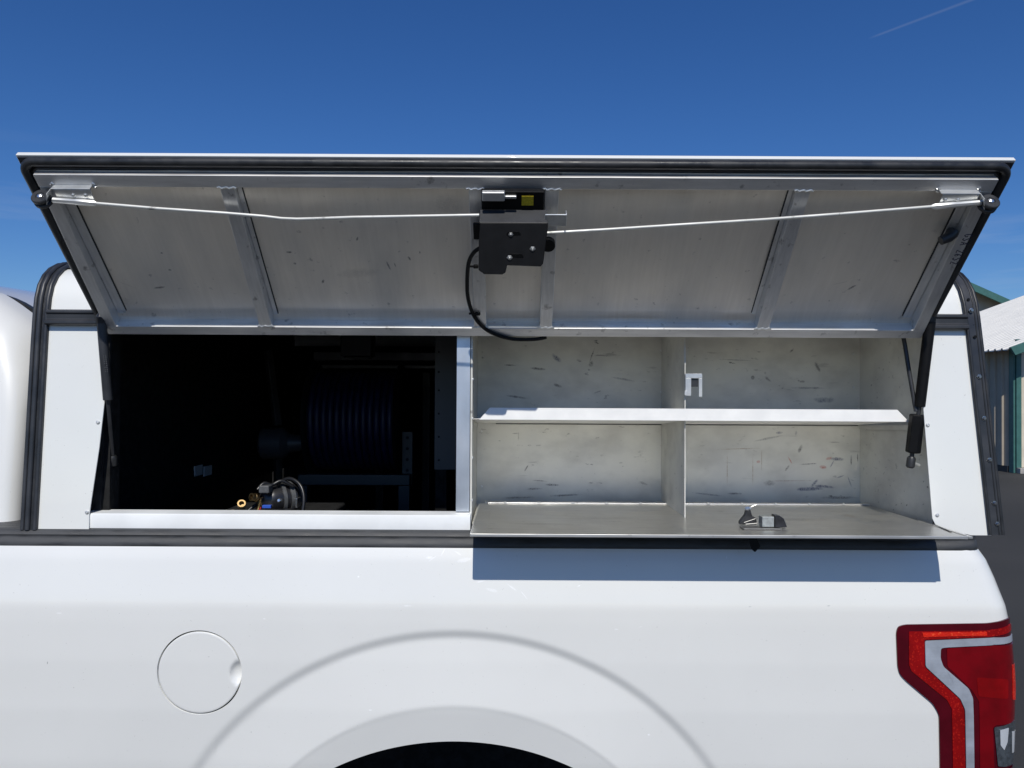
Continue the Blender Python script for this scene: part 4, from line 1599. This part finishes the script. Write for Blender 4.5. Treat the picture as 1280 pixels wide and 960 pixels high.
obj("latch_knob", G().lathe(kc - Vector((.005, 0, 0)), (1, -.5, .1), [(0, 0), (.005, 0), (.0058, .002), (.0058, .006), (.003, .009), (.003, .012), (0, .012)], 12), CHROME, lt)
obj("latch_key", G().tube([kc, kc + Vector((.017, 0, .0075))], .0008, 6), ZINC, lt)
obj("latch_spring", G().tube([Vector((h0.x + .008, h0.y + .005, ZC + ZD + .0085)), Vector((k0.x - .004, h0.y + .0045, ZC + ZD + .0165))], .0007, 6).tube([Vector((h0.x + .010, h0.y + .002, ZC + ZD + .0055)), Vector((k0.x - .002, h0.y + .002, ZC + ZD + .0075))], .0014, 6), STR0, lt)
g = G()
HD = 1.540
q0 = W(934, 671, HD)
zq = ZC + ZD - .008
g.prism([(q0.x, HD, zq), (q0.x + .014, HD, zq), W(951, 683, HD), W(944, 690.5, HD), W(939, 686, HD)], (0, .006, 0))
obj("latch_hook", g, POWDER, lt, .0012)

# ------------------------------------------------------------------ things in the dark bed
reel = thing("hose_reel", (-.50, 2.50, ZC - .82), "hose reel wound with dark blue hose inside the dark bed", "hose reel")
RZ, RD = zat(527, 2.45), 2.50
HOSE = simple("blue_hose", (.004, .006, .042), .5, var=.2, vs=30)
hx0, hx1 = W(392, 527, 2.45).x, W(497, 527, 2.45).x
g = G()
nt_ = 13
for k in range(nt_):
    cx = hx0 + .012 + (hx1 - hx0 - .024) * k / (nt_ - 1)
    g.tube([(cx + .006 * (a_ / 36), RD + .150 * math.cos(a_ * math.tau / 36), RZ + .150 * math.sin(a_ * math.tau / 36)) for a_ in range(36)], .0108, 8, closed=True)
obj("hose", g, HOSE, reel, sharp=60)
for x in (hx0 - .006, hx1 + .002):
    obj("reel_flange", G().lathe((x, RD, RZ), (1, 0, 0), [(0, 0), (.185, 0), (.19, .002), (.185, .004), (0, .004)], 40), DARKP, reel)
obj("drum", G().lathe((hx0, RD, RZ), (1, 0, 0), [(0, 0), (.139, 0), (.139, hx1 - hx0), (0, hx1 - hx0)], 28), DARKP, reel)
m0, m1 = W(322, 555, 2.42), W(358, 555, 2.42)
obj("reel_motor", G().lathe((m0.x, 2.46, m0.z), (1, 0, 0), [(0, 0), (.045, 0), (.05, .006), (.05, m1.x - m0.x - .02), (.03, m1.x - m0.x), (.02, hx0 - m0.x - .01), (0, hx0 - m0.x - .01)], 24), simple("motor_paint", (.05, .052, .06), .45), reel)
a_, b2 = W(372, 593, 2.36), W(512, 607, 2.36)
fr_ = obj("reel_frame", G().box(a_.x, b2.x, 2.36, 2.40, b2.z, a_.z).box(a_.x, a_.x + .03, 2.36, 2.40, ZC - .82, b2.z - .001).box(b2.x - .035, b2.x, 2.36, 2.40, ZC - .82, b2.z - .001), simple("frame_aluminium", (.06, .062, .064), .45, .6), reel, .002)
a_, b2 = W(503, 540, 2.40), W(515, 604, 2.40)
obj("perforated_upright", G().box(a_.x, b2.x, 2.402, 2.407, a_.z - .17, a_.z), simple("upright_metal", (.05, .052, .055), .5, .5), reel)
hl = small("punched_hole", G().lathe((0, 0, 0), (0, -1, 0), [(0, 0), (.005, 0), (.005, .0006), (0, .0006)], 8), POWDER)
copies(hl, [Vector(((a_.x + b2.x) / 2, 2.4015, a_.z - .018 - .034 * k)) for k in range(5)], reel)

# light aluminium rack and lamp under the roof
rack = thing("pipe_rack", (-.6, 2.9, ZC - .82), "aluminium rack frame standing dimly behind the hose reel", "rack")
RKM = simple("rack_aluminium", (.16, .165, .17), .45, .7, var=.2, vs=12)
a_, b2 = W(392, 440, 2.9), W(543, 451, 2.9)
obj("rack_rail", G().box(a_.x, b2.x + .3, 2.9, 2.94, b2.z, a_.z), RKM, rack, .002)
a_, b2 = W(395, 456, 2.95), W(543, 461, 2.95)
obj("rack_rail", G().box(a_.x, b2.x + .3, 2.95, 2.98, b2.z, a_.z), RKM, rack, .002)
p0_, p1_ = W(335, 438, 2.75), W(347, 532, 2.75)
obj("rack_post", G().tube([p0_, p1_], .017, 4), RKM, rack, .002)
obj("rack_post", G().tube([Vector((p1_.x, 2.76, p1_.z - .01)), Vector((p1_.x, 2.76, ZC - .82))], .017, 4), RKM, rack, .002)
for px in (470, 500, 528):
    a_ = W(px, 465, 2.95)
    obj("rack_post", G().box(a_.x, a_.x + .03, 2.952, 2.978, ZC - .82, a_.z), DARKP, rack, .002)
a_, b2 = W(428, 424, 2.55), W(466, 446, 2.55)
lampi = thing("ceiling_lamp", ((a_.x + b2.x) / 2, 2.55, ZC + .26), "small dark lamp hanging under the topper ceiling above the hose reel", "lamp")
obj("lamp_body", G().box(a_.x, b2.x, 2.52, 2.60, b2.z, ZC + .2605), DARKP, lampi, .004)
obj("lamp_cover", G().box(a_.x + .01, b2.x - .01, 2.525, 2.595, b2.z - .006, b2.z - .0005), GLASSB, lampi, .002)

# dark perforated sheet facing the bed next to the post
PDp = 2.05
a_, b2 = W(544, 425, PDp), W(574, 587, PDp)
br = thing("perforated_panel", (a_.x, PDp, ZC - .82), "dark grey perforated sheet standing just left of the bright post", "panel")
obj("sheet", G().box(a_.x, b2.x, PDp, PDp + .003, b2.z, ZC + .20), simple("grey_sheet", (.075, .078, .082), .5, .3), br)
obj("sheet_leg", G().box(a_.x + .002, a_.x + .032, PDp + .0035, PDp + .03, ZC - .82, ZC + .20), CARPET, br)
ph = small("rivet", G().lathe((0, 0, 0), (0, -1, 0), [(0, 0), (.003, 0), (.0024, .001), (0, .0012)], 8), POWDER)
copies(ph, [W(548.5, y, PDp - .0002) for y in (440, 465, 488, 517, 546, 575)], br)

# reflector strip of two squares on the front wall of the bed
tg = thing("reflector_tag", (-.974, 2.43, ZC - .25), "pair of small pale reflector squares on the dark inner wall left of the pump", "reflector")
REFM = simple("reflector_white", (.85, .85, .85), .3, 0, .5)
for x0, x1 in ((244, 253.3), (255.6, 265)):
    p, q_ = W(x0, 582, .9735 * 960 / (640 - x0)), W(x1, 593, .9735 * 960 / (640 - x1))
    obj("square", G().box(-.9745, -.971, p.y, q_.y, q_.z, q_.z + .031), REFM, tg)

# pump with strap, on its case; brass fittings beside it
PD = 1.80
case = thing("equipment_case", (-.58, 1.84, ZC - .82), "black equipment case under the pump just behind the white sill", "case")
ctop = zat(646, PD)
obj("case_body", G().box(-.70, -.44, 1.70, 2.02, ZC - .82, ctop - .02), CARPET, case, .01)
obj("case_lid", G().box(-.705, -.435, 1.695, 2.025, ctop - .0195, ctop), CARPET, case, .006)
pump = thing("water_pump", (-.55, PD, ctop), "small black pump with a ribbed strap and blue label behind the sill", "pump")
c0_ = W(327, 626, PD)
c1_ = W(370, 620, PD + .05)
PB = simple("pump_plastic", (.016, .016, .018), .35, 0, .2, .3, 60)
ax = (c1_ - c0_)
lnx = ax.length
obj("pump_body", G().lathe(c0_, ax, [(0, -.004), (.014, -.003), (.022, .003), (.030, .012), (.033, .024), (.034, lnx * .55), (.036, lnx * .56), (.036, lnx * .62), (.034, lnx * .63), (.034, lnx * .9), (.026, lnx), (0, lnx)], 26), PB, pump, sharp=40)
obj("pump_foot", G().box(c0_.x + .006, c1_.x + .008, PD - .02, PD + .09, ctop, c0_.z - .018), PB, pump, .003)
STR = simple("strap_grey", (.085, .088, .09), .5, var=.2, vs=90)
for f_, w2 in ((.50, .008), (.72, .010)):
    obj("strap", G().lathe(c0_ + ax * f_, ax, [(.030, 0), (.0375, 0), (.0375, w2), (.030, w2)], 26), STR, pump)
t_ = W(331, 612, PD - .03)
obj("switch_box", G().box(t_.x - .012, t_.x + .012, PD - .038, PD - .006, t_.z - .008, t_.z + .010), STR, pump, .003)
b_l = W(333, 633.5, PD - .036)
obj("blue_label", G().box(b_l.x - .010, b_l.x + .010, b_l.y, b_l.y + .01, b_l.z - .0035, b_l.z + .0035), simple("blue_label", (.03, .10, .50), .4), pump, .001)
obj("red_wire", G().tube([W(326, 634, PD - .035), W(324, 639, PD - .04), W(323, 645, PD - .04)], .0012, 6), simple("red_wire", (.5, .02, .03), .4), pump)
bl = W(349, 625.5, PD - .037)
obj("pump_bolt", G().lathe(bl, (0, -1, .2), [(0, -.01), (.005, -.01), (.005, .002), (.003, .004), (0, .004)], 8), CHROME, pump)
cl = W(372, 627, PD + .01)
obj("strap_clip", G().box(cl.x, cl.x + .005, PD - .01, PD + .02, cl.z - .012, cl.z + .010), CHROME, pump, .001)
tp = W(357, 600.5, PD + .04)
obj("pump_outlet", G().tube([tp + Vector((0, 0, -.03)), tp, tp + Vector((.001, 0, .002))], [.010, .006, .004], 10), STR, pump)
PH = simple("black_tubing", (.012, .012, .013), .35)
for pts_ in (((346, 604), (362, 598), (375, 606), (380, 622), (378, 642)), ((322, 630), (313, 636), (306, 644)), ((366, 608), (352, 601), (340, 606), (330, 604), (322, 612))):
    P = [W(x, y, PD + .01 - .01 * i) for i, (x, y) in enumerate(pts_)]
    Q = []
    for i in range(len(P) - 1):
        p0, p1, p2, p3 = P[max(0, i - 1)], P[i], P[i + 1], P[min(len(P) - 1, i + 2)]
        Q += [.5 * ((2 * p1) + (p2 - p0) * t + (2 * p0 - 5 * p1 + 4 * p2 - p3) * t * t + (3 * p1 - p0 - 3 * p2 + p3) * t ** 3) for t in (0, .25, .5, .75)]
    obj("pump_tube", G().tube(Q + [P[-1]], .0042, 8), PH, pump, sharp=60)
obj("pump_plate", G().box(c0_.x - .008, c0_.x + .03, PD - .045, PD + .02, ctop + .0005, ctop + .005), ZINC, pump, .001)
BF = [("brass elbow fitting lying left of the pump with its mouth upright", (302, 631), .0095, (.25, -.8, .55)),
      ("lowest brass fitting leftmost beside the pump, half hidden by the sill", (292, 641.5), .0075, (-.1, -.9, .35)),
      ("brass fitting touching the upper left end of the pump", (317.5, 621.5), .0095, (-.55, -.8, .15))]
for lbl, (px, py), r, dr in BF:
    c = W(px, py, PD - .02)
    dr = Vector(dr).normalized()
    f = thing("brass_fitting", (c.x, c.y, ctop), lbl, "pipe fitting", "brass fittings beside the pump")
    obj("collar", G().lathe(c - dr * .008, dr, [(r * .55, 0), (r, 0), (r, .006), (r * .85, .007), (r * .85, .012), (r, .013), (r * .98, .016), (r * .62, .016), (r * .58, .004)], 18), BRASS, f)
    obj("stem", G().tube([c - dr * .006, c - dr * .02, Vector((c.x, c.y + .02, ctop + .002))], [r * .6, r * .6, r * .7], 12), BRASS, f)
